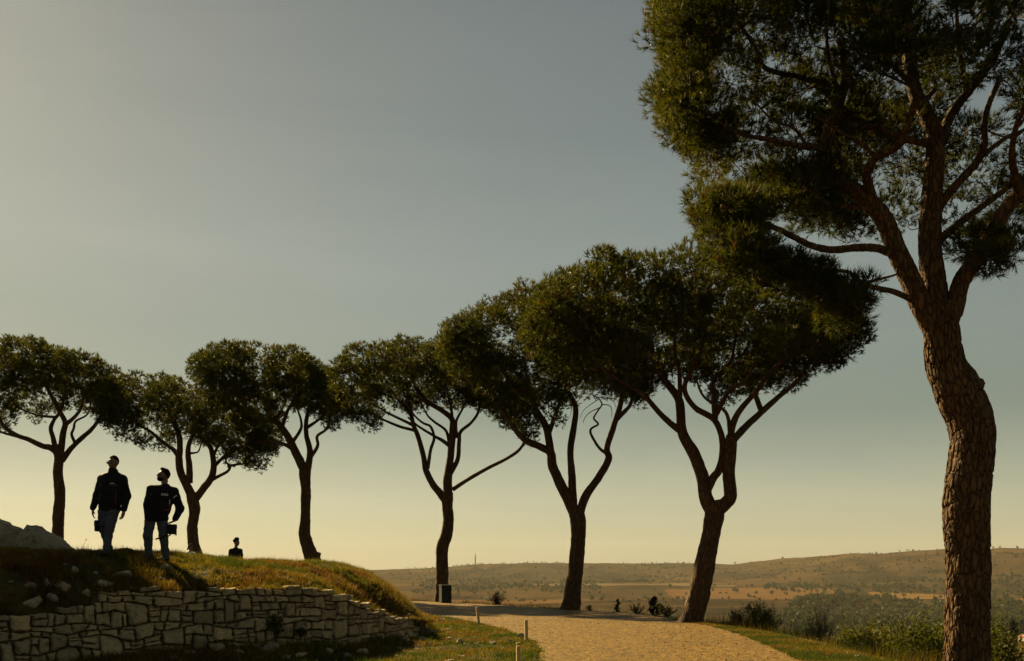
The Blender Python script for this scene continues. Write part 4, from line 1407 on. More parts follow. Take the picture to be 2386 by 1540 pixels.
# verge on the other side of the road
x, y = rng.uniform(4.2, 8.2, 60000), rng.uniform(14, 31, 60000)
rd = in_poly(x, y, ROAD)
e, _ = near_line(x, y, CREST)
ins = in_poly(x, y, CREST[:, :2])
k = (~rd) & (ins | (e < 1.4))
x, y = x[k], y[k]
c = grass_cols(x, y, rng, 0.22)
G.append(blades(np.stack([x, y, ground_z(x, y)], -1), 4, rng.uniform(0.03, 0.07, len(x)), 0.013, 0.6, rng, c, 0.04))
V, Fs = merge([(g[0], g[1]) for g in G])
tag(obj('grass', np_mesh('grass', V, Fs, M['grass'], color=np.concatenate([g[2] for g in G]))), 'sunlit green and yellow grass on the road verges and below the wall', 'grass', kind='stuff')

# tall dry growth on the slope beyond the crest
G = []
x, y = rng.uniform(-14, 34, 70000), rng.uniform(13, 62, 70000)
e, _ = near_line(x, y, CREST)
ins = in_poly(x, y, CREST[:, :2])
px = frame_px(x, y)
k = (~ins) & (e > 0.25) & (e < 16) & (px > 960) & (px < 2440) & (rng.random(len(x)) < np.clip(1.3 - e / 18, 0, 1))
x, y, e, px = x[k], y[k], e[k], px[k]
right = sstep(1560, 1720, px)
n_ = fbm(x * 0.45, y * 0.45, octaves=3, seed=83)
hmax = 0.10 + right * (0.55 + 0.5 * np.clip(n_ + 0.2, 0, 1)) * sstep(0.2, 1.6, e) + (1 - right) * 0.16 * np.clip(n_ * 2 + 0.3, 0, 1)
c = grass_cols(x, y, rng, 0.50, 0.62, 0.5)
G.append(blades(np.stack([x, y, ground_z(x, y)], -1), 5, hmax * rng.uniform(0.6, 1.1, len(x)), 0.016, 0.28, rng, c, 0.07))
V, Fs = merge([(g[0], g[1]) for g in G])
tag(obj('grass', np_mesh('grass', V, Fs, M['grass'], color=np.concatenate([g[2] for g in G]))), 'tall dry brownish grass on the slope falling away beyond the road', 'grass', kind='stuff')


def leaf_cloud(pts, size, rng, col, var=0.3):
    k = len(pts)
    a = rng.normal(0, 1, (k, 3))
    a /= np.linalg.norm(a, axis=1)[:, None]
    b = np.cross(a, rng.normal(0, 1, (k, 3)))
    b /= np.linalg.norm(b, axis=1)[:, None]
    s = size * rng.uniform(0.6, 1.3, (k, 1))
    V = np.stack([pts - b * s * 0.35, pts + b * s * 0.35, pts + a * s], 1).reshape(-1, 3)
    C = np.repeat(np.array(col) * rng.uniform(1 - var, 1 + var, (k, 1)), 3, 0)
    return V, np.arange(k * 3).reshape(-1, 3), C


def shrub(name, label, px, Y, top_py, wpx, seed, kind, col, group=None, n=1500, leaf=0.05, base_z=None):
    rng = np.random.default_rng(seed)
    x = (px - CX) / F * Y
    gz_ = float(ground_z(np.array([x]), np.array([Y]))[0]) if base_z is None else base_z
    zt = CZ - (top_py - HY) / F * Y
    h, w = max(0.15, zt - gz_), wpx / F * Y * 0.5
    root = empty(name, (x, Y, gz_), label, 'shrub' if kind != 'cypress' else 'tree', group)
    stems, lv = [], []
    if kind in ('round', 'bare', 'pine', 'twiggy'):
        ns = {'round': 26, 'bare': 60, 'pine': 22, 'twiggy': 26}[kind]
        for i in range(ns):
            a = rng.uniform(0, 2 * np.pi)
            rr = w * rng.uniform(0.15, 0.95)
            en = np.array([rr * math.cos(a), rr * math.sin(a), h * rng.uniform(0.55, 1.0) * (1 - 0.35 * (rr / w) ** 2)])
            md = en * np.array([0.4, 0.4, 0.55]) + rng.normal(0, 0.05 * h, 3)
            C = catmull(np.array([[0, 0, -0.05], md, en]), 5)
            stems.append(tube(C, np.linspace(0.018 * min(1, h), 0.004, len(C)), 4, cap=False))
            if kind == 'bare':
                for q in range(5):
                    st = C[rng.integers(4, len(C))]
                    stems.append(tube(np.array([st, st + rng.normal(0, 0.10 * h, 3) + [0, 0, 0.08 * h]]), np.array([0.005, 0.003]), 3, cap=False))
                m = n // ns
                if m:
                    t = C[rng.integers(3, len(C), m)] + rng.normal(0, 0.05 * h, (m, 3))
                    lv.append(leaf_cloud(t, leaf, rng, col))
            elif kind == 'pine':
                m = n // ns
                t = C[rng.integers(3, len(C), m)] + rng.normal(0, 0.06 * h, (m, 3))
                V, Ft = needles(t, np.tile([0, 0, 1.0], (m, 1)) + rng.normal(0, 0.5, (m, 3)), 7, leaf, 0.013, 0.5, rng)
                lv.append((V, Ft, np.repeat(np.array(col) * rng.uniform(0.7, 1.35, (m, 1)), 21, 0)))
            elif kind == 'twiggy':
                m = n // ns
                t = C[rng.integers(3, len(C), m)] + rng.normal(0, 0.025 * h, (m, 3))
                lv.append(leaf_cloud(t, leaf, rng, col))
            else:
                m = n // ns
                t = en + rng.normal(0, 1, (m, 3)) * np.array([0.22 * w, 0.22 * w, 0.14 * h])
                lv.append(leaf_cloud(t, leaf, rng, col))
    elif kind in ('conifer', 'cypress'):
        stems.append(tube(np.array([[0, 0, -0.05], [0.01, 0, h * 0.5], [0, 0, h * 0.97]]), np.array([0.03, 0.02, 0.006]) * max(1, h / 1.5), 5, cap=False))
        nb = 34 if kind == 'conifer' else 60
        for i in range(nb):
            zz = h * (0.10 + 0.88 * (i / nb))
            a = rng.uniform(0, 2 * np.pi)
            sh = (1 - 0.75 * i / nb) if kind == 'conifer' else math.sin(math.pi * min(0.97, 0.18 + 0.8 * i / nb)) ** 0.6
            ln = w * sh * rng.uniform(0.55, 1.1)
            en = np.array([ln * math.cos(a), ln * math.sin(a), zz + ln * (0.35 if kind == 'conifer' else 1.2)])
            C = np.array([[0, 0, zz], en * np.array([0.5, 0.5, 0]) + [0, 0, zz * 0.55 + en[2] * 0.45 - 0.02 * h], en])
            stems.append(tube(C, np.array([0.008, 0.006, 0.003]) * max(1, h / 1.5), 3, cap=False))
            m = n // nb
            t = C[0] + (C[2] - C[0]) * rng.uniform(0.25, 1.05, (m, 1)) + rng.normal(0, 0.03 * h, (m, 3)) * (0.6 if kind == 'conifer' else 1)
            lv.append(leaf_cloud(t, leaf, rng, col))
    V, Fs = merge(stems)
    obj('stems', np_mesh('stems', V, Fs, M['twig'], smooth=True), root)
    if lv:
        V, Fs = merge([(q[0], q[1]) for q in lv])
        o = obj('foliage', np_mesh('foliage', V, Fs, M['leaf'], color=np.concatenate([q[2] for q in lv])), root)
        o['kind'] = 'stuff'
    return root


DKG, MDG, YLG = (0.020, 0.028, 0.011), (0.034, 0.044, 0.012), (0.085, 0.088, 0.012)
shrub('conifer_seedling', 'spiky dark conifer seedling standing beside the trunk of the leaning pine', 1523, 35.6, 1390, 46, 501, 'conifer', DKG, n=1500, leaf=0.06)
shrub('shrub', 'sparse twiggy bush with upright stems left of the dark conifer seedling', 1484, 36.0, 1402, 52, 502, 'twiggy', (0.075, 0.06, 0.02), n=420, leaf=0.045)
shrub('shrub', 'leafy bush between the dark conifer seedling and the leaning pine trunk', 1552, 34.9, 1402, 70, 503, 'twiggy', (0.085, 0.08, 0.024), n=900, leaf=0.05)
shrub('conifer_seedling', 'small conifer seedling alone on the far edge of the road', 1438, 38.0, 1397, 24, 504, 'conifer', DKG, n=500, leaf=0.06)
shrub('shrub', 'tiny leafy plant at the foot of the three-stemmed pine', 1372, 38.9, 1410, 18, 505, 'round', MDG, n=160, leaf=0.05)
shrub('shrub', 'thin weed with spreading stems on the far road edge near the dark box', 1158, 45.5, 1376, 48, 506, 'bare', (0.06, 0.055, 0.02), n=160, leaf=0.06)
shrub('shrub', 'bushy young pine growing on the slope beyond the leaning pine trunk', 1765, 34.5, 1400, 116, 507, 'pine', (0.042, 0.055, 0.012), n=1700, leaf=0.16)
shrub('shrub', 'lower young pine shoots at the left of the bushy young pine', 1716, 33.5, 1420, 60, 512, 'pine', (0.038, 0.05, 0.012), n=700, leaf=0.14)
shrub('shrub', 'leafless dark thorny bush on the slope beyond the verge', 1912, 34.0, 1405, 84, 508, 'bare', (0.03, 0.022, 0.012), n=0)
for i, (px_, Y_, tp_, w_) in enumerate([(2055, 33, 1472, 130), (2135, 31, 1458, 140), (2205, 32, 1470, 110), (2325, 30, 1470, 90), (2420, 33, 1512, 110), (2280, 36, 1452, 110), (1995, 37, 1478, 110)]):
    shrub('shrub', ['yellow green bush on the lower slope beyond the leafless thorny bush', 'broad dark green bush on the slope, second from the big crooked trunk', 'yellow green bush half hidden by the big crooked trunk', 'dark green bush just beyond the big crooked trunk, on the side of the tiled house', 'yellow green bush on the slope below the tiled house', 'dark green bush directly behind the big crooked trunk', 'yellow green bush on the slope nearest to the bushy young pine'][i], px_, Y_, tp_, w_, 520 + i, 'round', YLG if i % 2 == 0 else (0.058, 0.068, 0.010), 'leafy bushes on the lower slope', n=2600, leaf=0.11)
shrub('shrub', 'small dark plant growing out of the joints of the stone wall', 642, 17.55, 1440, 46, 509, 'round', (0.035, 0.04, 0.014), n=700, leaf=0.035, base_z=0.35)
shrub('shrub', 'small dark plant hanging from the wall near its right end', 700, 18.0, 1466, 28, 510, 'round', (0.035, 0.04, 0.014), n=350, leaf=0.03, base_z=0.36)
shrub('cypress_tree', 'tall dark narrow cypress in the valley near the tiled house', 2358, 300, 1446, 22, 511, 'cypress', (0.018, 0.026, 0.012), n=2400, leaf=0.5)


# flowers of the verge
def flower(name, label, px, py, h, petal_mat, r, group=None, Yk=None):
    p = ray_hit(px, py, lambda a, b: ground_z(a, b), 14)
    root = empty(name, p, label, 'flower', group)
    C = np.array([[0, 0, -0.02], [0.004, 0, h * 0.5], [0.012, 0, h]])
    V, Fs = tube(C, np.array([0.004, 0.003, 0.003]), 5)
    obj('stem', np_mesh('stem', V, Fs, M['stem'], smooth=True), root)
    parts = []
    for i in range(7):
        a = i / 7 * 2 * math.pi
        c, s = math.cos(a), math.sin(a)
        parts.append((np.array([[0.012, 0, h], [0.012 + r * 0.6 * c - r * 0.32 * s, r * 0.6 * s + r * 0.32 * c, h + r * 0.45], [0.012 + r * c, r * s, h + r * 0.55], [0.012 + r * 0.6 * c + r * 0.32 * s, r * 0.6 * s - r * 0.32 * c, h + r * 0.45]]), [np.array([[0, 1, 2, 3]])]))
    V, Fs = merge(parts)
    obj('petals', np_mesh('petals', V, Fs, petal_mat), root)


M['stem'] = mat_plain('green_stem', (0.06, 0.08, 0.02), 0.7)
M['petal_white'] = mat_plain('white_petals', (0.75, 0.72, 0.62), 0.6, 0.1)
M['petal_red'] = mat_plain('red_petals', (0.55, 0.02, 0.02), 0.5, 0.15)
for i, (a, b, hh) in enumerate([(1848, 1496, 0.10), (1862, 1498, 0.09), (1875, 1503, 0.11), (1886, 1502, 0.09), (1901, 1505, 0.15), (1971, 1534, 0.10), (1996, 1537, 0.07), (1855, 1512, 0.03), (1990, 1536, 0.06), (1560, 1448, 0.08), (1548, 1447, 0.07)]):
    flower('flower', 'small white flower on a thin stem at the edge of the grass verge', a, b, hh, M['petal_white'], 0.022, 'white flowers along the verge')
flower('flower', 'single red flower in the short grass of the verge', 1922, 1532, 0.05, M['petal_red'], 0.045)
# dry seed stalks against the sky on the terrace
for i, (a, b, hh) in enumerate([(166, 1275, 0.26), (176, 1277, 0.22), (192, 1277, 0.22), (372, 1284, 0.20), (885, 1325, 0.16), (600, 1295, 0.08)]):
    p = ray_hit(a, b + 6, knoll_z, 16)
    C = np.array([[0, 0, -0.03], [0.02, 0, hh * 0.5], [0.07, 0.01, hh]])
    V, Fs = tube(C, np.array([0.004, 0.003, 0.002]), 4)
    hd = rock(600 + i, 1, 0, 0.3)
    V, Fs = merge([(V, Fs), (hd[0] * np.array([0.012, 0.012, 0.02]) + C[-1], hd[1])])
    tag(obj('dry_stalk', np_mesh('dry_stalk', V, Fs, M['twig']), None, p), 'thin dry seed stalk standing against the sky on the terrace', 'dry plant', 'dry stalks on the terrace')

# loose grit, fallen needles and bits of bark on the road
x, y = rng.uniform(-6, 7, 15000), rng.uniform(15, 47, 15000)
k = in_poly(x, y, ROAD) & (rng.random(len(x)) < np.where(fbm(x * 0.5, y * 0.3, octaves=2, seed=95) > 0.05, 1.0, 0.35))
x, y = x[k], y[k]
sz = rng.uniform(0.005, 0.014, len(x)) * (1 + (rng.random(len(x)) < 0.06) * 1.2)
t4 = np.array([[1, 0, -0.5], [-0.5, 0.87, -0.5], [-0.5, -0.87, -0.5], [0.1, 0.1, 0.6]])
an_ = rng.uniform(0, 6.28, len(x))
V = np.stack([t4[None, :, 0] * np.cos(an_)[:, None] - t4[None, :, 1] * np.sin(an_)[:, None], (t4[None, :, 0] * np.sin(an_)[:, None] + t4[None, :, 1] * np.cos(an_)[:, None]) * 1.3, np.broadcast_to(t4[None, :, 2], (len(x), 4))], -1) * sz[:, None, None]
V = (V + np.stack([x, y, np.full(len(x), 0.014) + sz * 0.4], -1)[:, None, :]).reshape(-1, 3)
q = np.array([[0, 1, 3], [1, 2, 3], [2, 0, 3], [0, 2, 1]])
Fg = (np.arange(len(x))[:, None, None] * 4 + q[None]).reshape(-1, 3)
cg = np.repeat(np.where(rng.random((len(x), 1)) < 0.6, np.array([[0.20, 0.13, 0.035]]), np.array([[0.05, 0.030, 0.014]])) * rng.uniform(0.6, 1.5, (len(x), 1)), 4, 0)
mg, n, l, b = new_mat('loose_grit')
a = n.new('ShaderNodeAttribute')
a.attribute_name = 'Col'
l.new(a.outputs['Color'], b.inputs['Base Color'])
b.inputs['Roughness'].default_value = 0.9
tag(obj('gravel', np_mesh('gravel', V, Fg, mg, color=cg)), 'loose grit and fallen bits of bark scattered over the golden road', 'gravel', kind='stuff')
# ---------------------------------------------------------------- things in the valley
def far_crown(seed, n=150, tall=1.0):
    rng = np.random.default_rng(seed)
    lob = rng.normal(0, 1, (7, 3)) * np.array([0.30, 0.30, 0.2]) + [0, 0, 1.0 * tall]
    ci = rng.integers(0, 7, n)
    d = rng.normal(0, 1, (n, 3))
    d /= np.linalg.norm(d, axis=1)[:, None]
    p = lob[ci] + d * rng.uniform(0.35, 0.55, (n, 1))
    V, Ft, C = leaf_cloud(p, 0.64, rng, (0.024, 0.036, 0.007), 0.6)
    tv, tf = tube(np.array([[0, 0, -0.2], [0.03, 0, 0.5], [0, 0, 0.95 * tall]]), np.array([0.09, 0.07, 0.04]), 5, cap=False)
    V2, F2 = merge([(V, Ft), (tv, tf)])
    return V2, F2, np.concatenate([C, np.tile([0.03, 0.02, 0.012], (len(tv), 1))])


FAR = []
for sd in range(6):
    V, Fs, C = far_crown(700 + sd, 64, [1.0, 0.9, 1.3, 1.1, 0.8, 1.6][sd])
    FAR.append((V, Fs, C, np_mesh('far_tree', V, Fs, M['leaf'], color=C)))
rng = np.random.default_rng(91)


def far_pos(px, r):
    a = np.arctan((px - CX) / F)
    x, y = r * np.sin(a), r * np.cos(a)
    return x, y, ground_z(x, y)


def far_tree(px, r, s, label, group):
    x, y, z = far_pos(np.array([px]), np.array([r]))
    o = bpy.data.objects.new('tree', FAR[rng.integers(6)][3])
    link(o)
    o.location = (x[0], y[0], z[0])
    o.scale = (s * rng.uniform(0.85, 1.25), s * rng.uniform(0.85, 1.2), s * rng.uniform(0.85, 1.15))
    o.rotation_euler = (0, 0, rng.uniform(0, 6.28))
    tag(o, label, 'tree', group)


# lone trees dotted over the brown fields
for i in range(170):
    px_ = rng.uniform(985, 1960)
    r_ = rng.choice([rng.uniform(1300, 2600), rng.uniform(2400, 3700)])
    far_tree(px_, r_, rng.uniform(2.6, 5.2) * (1 + 0.3 * (r_ > 2400)), 'small dark tree dotted over the brown fields of the valley', 'lone trees dotted over the fields')
far_tree(2226, 2100, 7.5, 'taller lone tree rising from the tan field beyond the woodland', None)
far_tree(1640, 2600, 6.5, 'round dark tree on the brown field beyond the leaning pine trunk', None)
# foremost trees of the woodland
for i in range(110):
    px_ = rng.uniform(1850, 2470)
    far_tree(px_, rng.uniform(1020, 1420), rng.uniform(5.0, 8.0), 'dark green tree on the near edge of the valley woodland', 'foremost trees of the woodland')


def tree_mass(name, label, pxs, rs, ss):
    x, y, z = far_pos(pxs, rs)
    Vs, Fs, Cs, off = [], [[], []], [], 0
    for a, b, c, s in zip(x, y, z, ss):
        V, Ft, C, _ = FAR[rng.integers(6)]
        an = rng.uniform(0, 6.28)
        ca, sa = math.cos(an), math.sin(an)
        W = np.stack([V[:, 0] * ca - V[:, 1] * sa, V[:, 0] * sa + V[:, 1] * ca, V[:, 2]], -1) * s + [a, b, c]
        Vs.append(W)
        for q in range(2):
            Fs[q].append(Ft[q] + off)
        Cs.append(C * rng.uniform(0.7, 1.4))
        off += len(V)
    o = obj(name, np_mesh(name, np.concatenate(Vs), [np.concatenate(Fs[0]), np.concatenate(Fs[1])], M['leaf'], color=np.concatenate(Cs)))
    tag(o, label, 'woodland', kind='stuff')


n = 2700
pxs = rng.uniform(1800, 2560, n)
rs = 1150 + 1750 * rng.random(n) ** 0.9
keep = (rs < np.interp(pxs, [1800, 1860, 1960, 2100, 2560], [1500, 2300, 2500, 2200, 2300])) & ((rs > 1500) | (pxs > 1850))
hole = (np.hypot((pxs - 2128) / 45, (rs - 1330) / 110) < 1) | (np.hypot((pxs - 1985) / 35, (rs - 1160) / 60) < 1)
keep &= ~hole
tree_mass('woodland', 'dark green woodland filling the valley floor below the slope', pxs[keep], rs[keep], rng.uniform(5.0, 8.5, keep.sum()))
n = 420
pxs = np.concatenate([rng.uniform(1780, 2560, n), rng.uniform(960, 1400, 260), rng.uniform(1430, 1530, 60), rng.uniform(980, 1160, 90)])
rs = np.concatenate([3050 + rng.normal(0, 130, n), 3250 + rng.normal(0, 260, 260), 3700 + rng.normal(0, 25, 60), 3900 + rng.normal(0, 120, 90)])
tree_mass('woodland', 'broken lines of dark trees and groves along the far side of the valley', pxs, rs, rng.uniform(3.5, 7.5, len(pxs)))
# scrub and hedges on the slopes of the far hills
n = 620
pxs = [rng.uniform(900, 2520, n)]
rs = [np.interp(pxs[0], *RR) * rng.uniform(0.72, 0.985, n)]
for i in range(16):
    m = 24
    p0 = rng.uniform(930, 2350)
    f0 = rng.uniform(0.72, 0.95)
    t = np.linspace(0, 1, m)
    hp_ = p0 + t * rng.uniform(60, 220) + rng.normal(0, 2, m)
    pxs.append(hp_)
    rs.append(np.interp(hp_, *RR) * (f0 + t * rng.uniform(-0.03, 0.05) + rng.normal(0, 0.002, m)))
pxs, rs = np.concatenate(pxs), np.concatenate(rs)
tree_mass('woodland', 'scattered scrub and thin hedge lines on the slopes of the far hills', pxs, rs, rng.uniform(2.0, 6.5, len(pxs)))
# scrub on the skyline of the far ridge
pxs = np.concatenate([rng.uniform(940, 1330, 60), rng.uniform(1500, 1640, 14), rng.uniform(2050, 2380, 8)])
rs = np.interp(pxs, *RR) * rng.uniform(0.985, 1.0, len(pxs))
tree_mass('woodland', 'tiny scrub trees along the skyline of the far ridge', pxs, rs, rng.uniform(2.5, 5.0, len(pxs)))

# telecommunication tower on the ridge
M['concrete'] = mat_plain('pale_concrete', (0.30, 0.28, 0.25), 0.8, 0.1, 0.3, 0)
M['steel'] = mat_plain('grey_steel', (0.16, 0.16, 0.16), 0.5, 0.1, 1.0, 0)
x, y, z = [float(q[0]) for q in far_pos(np.array([1107.0]), np.array([5900.0]))]
tw = empty('telecom_tower', (x, y, z), 'slender telecommunication tower with an aerial on the far ridge', 'tower')
V, Fs = tube(np.array([[0, 0, -3], [0, 0, 10], [0, 0, 30], [0, 0, 46]]), np.array([5.0, 4.2, 3.6, 3.2]), 16)
obj('shaft', np_mesh('shaft', V, Fs, M['concrete'], smooth=True), tw)
for zz, rr_ in ((38, 6.5), (44, 6.0), (50, 5.0)):
    V, Fs = tube(np.array([[0, 0, zz], [0, 0, zz + 0.01], [0, 0, zz + 2.4], [0, 0, zz + 2.5]]), np.array([rr_ * 0.6, rr_, rr_, rr_ * 0.6]), 18)
    obj('platform', np_mesh('platform', V, Fs, M['concrete']), tw)
V, Fs = tube(np.array([[0, 0, 46], [0, 0, 60], [0, 0, 62], [0, 0, 78]]), np.array([2.4, 2.0, 1.1, 0.6]), 10)
obj('aerial', np_mesh('aerial', V, Fs, M['steel'], smooth=True), tw)

# tiled house at the edge of the woodland
M['plaster'] = mat_plain('pale_plaster', (0.42, 0.34, 0.25), 0.85, 0.15, 0.6, 0)
M['tile'] = mat_plain('red_roof_tiles', (0.30, 0.10, 0.055), 0.8, 0.25, 3.0, 0.4, 0.1)
M['dark_glass'] = mat_plain('dark_glass', (0.02, 0.022, 0.025), 0.15, 0.1, 1.0, 0, 0.0, 0.5)
M['painted_wood'] = mat_plain('brown_painted_wood', (0.09, 0.05, 0.03), 0.6, 0.2, 4.0, 0)


def house(px, r, size, rz, label, roof=True):
    x, y, z = [float(q[0]) for q in far_pos(np.array([float(px)]), np.array([float(r)]))]
    h = empty('house', (x, y, z), label, 'house', None, rz)
    sx, sy, sz = size
    obj('wall', np_mesh('wall', *box(0, 0, sz / 2 - 0.5, sx, sy, sz + 1.0), M['plaster']), h)
    ov = 0.6
    V = np.array([[-sx / 2 - ov, -sy / 2 - ov, sz], [sx / 2 + ov, -sy / 2 - ov, sz], [sx / 2 + ov, sy / 2 + ov, sz], [-sx / 2 - ov, sy / 2 + ov, sz],
                  [-sx / 2 + sy * 0.3, 0, sz + sy * 0.26], [sx / 2 - sy * 0.3, 0, sz + sy * 0.26]])
    ro = obj('roof', np_mesh('roof', V, [np.array([[0, 4, 3], [1, 2, 5]]), np.array([[0, 1, 5, 4], [2, 3, 4, 5], [3, 2, 1, 0]])], M['tile']), h)
    obj('chimney', np_mesh('chimney', *box(sx * 0.2, 0.6, sz + sy * 0.26, 0.8, 0.8, 1.8), M['plaster']), ro)
    for k in (-0.32, 0.02, 0.34):
        w = obj('window', np_mesh('window', *box(sx * k, -sy / 2 - 0.03, sz * 0.55, 1.2, 0.1, 1.4), M['painted_wood']), h)
        obj('pane', np_mesh('pane', *box(sx * k, -sy / 2 - 0.07, sz * 0.55, 0.95, 0.06, 1.15), M['dark_glass']), w)
    obj('door', np_mesh('door', *box(-sx * 0.15, -sy / 2 - 0.03, 1.0, 1.1, 0.1, 2.2), M['painted_wood']), h)


house(2396, 1010, (15, 9, 4.2), 0.25, 'house with a red tiled roof in the valley beside the dark cypress')
house(2130, 1335, (11, 8, 3.0), -0.2, 'small pale farm building in a clearing of the valley woodland')
# thin pole by the clearing
x, y, z = [float(q[0]) for q in far_pos(np.array([2136.0]), np.array([1290.0]))]
pl = empty('utility_pole', (x, y, z), 'thin pale utility pole in the clearing of the valley woodland', 'pole')
V, Fs = tube(np.array([[0, 0, -1], [0, 0, 7], [0, 0, 15]]), np.array([0.34, 0.28, 0.2]), 8)
obj('shaft', np_mesh('shaft', V, Fs, M['concrete'], smooth=True), pl)
obj('crossarm', np_mesh('crossarm', *box(0, 0, 14, 2.4, 0.2, 0.25), M['concrete']), pl)

# ---------------------------------------------------------------- roadside things
M['stake'] = mat_plain('sun_brightened_wood', (0.40, 0.30, 0.15), 0.75, 0.25, 25, 0.4, 0.004)  # wood tone raised to stand in for sunlight on the stake faces


def stake(px, base_py, top_py, wpx, tilt, label, zoff=0.0):
    Y = CZ * F / (base_py - HY) if base_py < 1545 else 15.2
    x = (px - CX) / F * Y
    h = (base_py - top_py) / F * Y
    w = wpx / F * Y
    hh = h + 0.35
    bm = bmesh.new()
    V, Fs = box(0, 0, hh / 2 - 0.35, w, w * 0.8, hh)
    me = np_mesh('wooden_stake', V, Fs, M['stake'])
    bm.from_mesh(me)
    bmesh.ops.subdivide_edges(bm, edges=[e for e in bm.edges if abs(e.verts[0].co.z - e.verts[1].co.z) > 0.1], cuts=6)
    bmesh.ops.bevel(bm, geom=[e for e in bm.edges if e.calc_length() > 0], offset=w * 0.07, segments=1, affect='EDGES')
    r_ = random.Random(px)
    for v in bm.verts:
        v.co.x += r_.uniform(-1, 1) * w * 0.03
        v.co.y += r_.uniform(-1, 1) * w * 0.03
    bm.to_mesh(me)
    bm.free()
    o = obj('wooden_stake', me, None, (x, Y, zoff))
    o.rotation_euler = (0, tilt, 0.3)
    tag(o, label, 'stake', 'wooden stakes along the road edge')


stake(1115, 1453, 1414, 6.0, -0.11, 'short pale wooden stake leaning at the tip of the roadside grass, farthest along the road')
stake(1226, 1495, 1444, 7.4, -0.02, 'short pale wooden stake standing next to a squared stone on the road edge')
stake(1207, 1578, 1508, 9.0, 0.0, 'short pale wooden stake in the grass, first along the road from the viewer', -0.05)

M['bin'] = mat_plain('shade_darkened_metal', (0.009, 0.009, 0.007), 0.6, 0.3, 6, 0.1, 0.004)  # dark paint, lowered further to stand in for the pine's shade
bx, by = (1037 - CX) / F * 46.5, 46.5
bn = empty('litter_bin', (bx, by, 0.0), 'dark square litter bin standing against the pine trunk at the roadside', 'bin', None, 0.35)
obj('body', bevel_mesh('body', [box(0, 0, 0.42, 0.48, 0.48, 0.78)], M['bin'], 0.015), bn)
obj('rim', bevel_mesh('rim', [box(0, 0, 0.835, 0.51, 0.51, 0.05)], M['bin'], 0.012), bn)
obj('base', bevel_mesh('base', [box(0, 0, 0.015, 0.45, 0.45, 0.07)], M['bin'], 0.01), bn)

# ---------------------------------------------------------------- haze in the valley air
hz, n, l, b = new_mat('haze')
n.remove(b)
pv = n.new('ShaderNodeVolumePrincipled')
pv.inputs['Color'].default_value = (0.86, 0.84, 0.79, 1)
pv.inputs['Density'].default_value = 0.000028
pv.inputs['Anisotropy'].default_value = 0.0
l.new(pv.outputs[0], n['Material Output'].inputs['Volume'])
V, Fs = box(0, 0, (-100 + 260) / 2.0, 19000, 19000, 360)
o = obj('haze', np_mesh('haze', V, Fs, hz))
tag(o, 'thin warm haze hanging in the air over the valley', kind='stuff')
# ---------------------------------------------------------------- people
def surface_nets(fn, lo, hi, h):
    lo, hi = np.asarray(lo, float), np.asarray(hi, float)
    n = np.ceil((hi - lo) / h).astype(int) + 1
    ax = [lo[i] + h * np.arange(n[i]) for i in range(3)]
    X, Y, Z = np.meshgrid(*ax, indexing='ij')
    D = fn(X, Y, Z)
    S = D < 0
    cs = np.zeros(n - 1, int)
    for dx in (0, 1):
        for dy in (0, 1):
            for dz in (0, 1):
                cs += S[dx:n[0] - 1 + dx, dy:n[1] - 1 + dy, dz:n[2] - 1 + dz]
    act = (cs > 0) & (cs < 8)
    idx = -np.ones(n - 1, int)
    ci = np.argwhere(act)
    idx[act] = np.arange(len(ci))
    acc = np.zeros((len(ci), 3))
    cnt = np.zeros(len(ci))
    corners = [(a, b, c) for a in (0, 1) for b in (0, 1) for c in (0, 1)]
    for a in corners:
        for k in range(3):
            if a[k]:
                continue
            b = list(a)
            b[k] = 1
            pa, pb = ci + a, ci + b
            da, db = D[tuple(pa.T)], D[tuple(pb.T)]
            m = (da < 0) != (db < 0)
            t = np.where(m, da / np.where(m, da - db, 1), 0)
            p = pa + t[:, None] * (pb - pa)
            acc[m] += p[m]
            cnt[m] += 1
    V = lo + h * acc / cnt[:, None]
    Q = []
    for k in range(3):
        o1, o2 = (k + 1) % 3, (k + 2) % 3
        sl0 = [slice(1, n[i] - 1) for i in range(3)]
        sl0[k] = slice(0, n[k] - 1)
        sl1 = list(sl0)
        sl1[k] = slice(1, n[k])
        A, B = S[tuple(sl0)], S[tuple(sl1)]
        e = np.argwhere(A != B)
        off = np.zeros(3, int)
        off[[o1, o2]] = 1
        flip = A[tuple(e.T)]
        e = e + off
        d1, d2 = np.zeros(3, int), np.zeros(3, int)
        d1[o1] = 1
        d2[o2] = 1
        q = np.stack([idx[tuple((e - d1 - d2).T)], idx[tuple((e - d2).T)], idx[tuple(e.T)], idx[tuple((e - d1).T)]], -1)
        q[~flip] = q[~flip][:, ::-1]
        Q.append(q)
    Q = np.concatenate(Q)
    return V, Q[(Q >= 0).all(1)]


def cap(a, b, ra, rb):
    a, b = np.array(a, float), np.array(b, float)

    def f(X, Y, Z):
        ba = b - a
        t = np.clip(((X - a[0]) * ba[0] + (Y - a[1]) * ba[1] + (Z - a[2]) * ba[2]) / (ba @ ba + 1e-12), 0, 1)
        return np.sqrt((X - a[0] - t * ba[0]) ** 2 + (Y - a[1] - t * ba[1]) ** 2 + (Z - a[2] - t * ba[2]) ** 2) - (ra + (rb - ra) * t)
    return f


def ell(c, r, basis=None):
    c, r = np.array(c, float), np.array(r, float)

    def f(X, Y, Z):
        p = np.stack([X - c[0], Y - c[1], Z - c[2]], -1)
        if basis is not None:
            p = p @ basis.T
        k = np.sqrt(((p / r) ** 2).sum(-1))
        return (k - 1) * r.min()
    return f


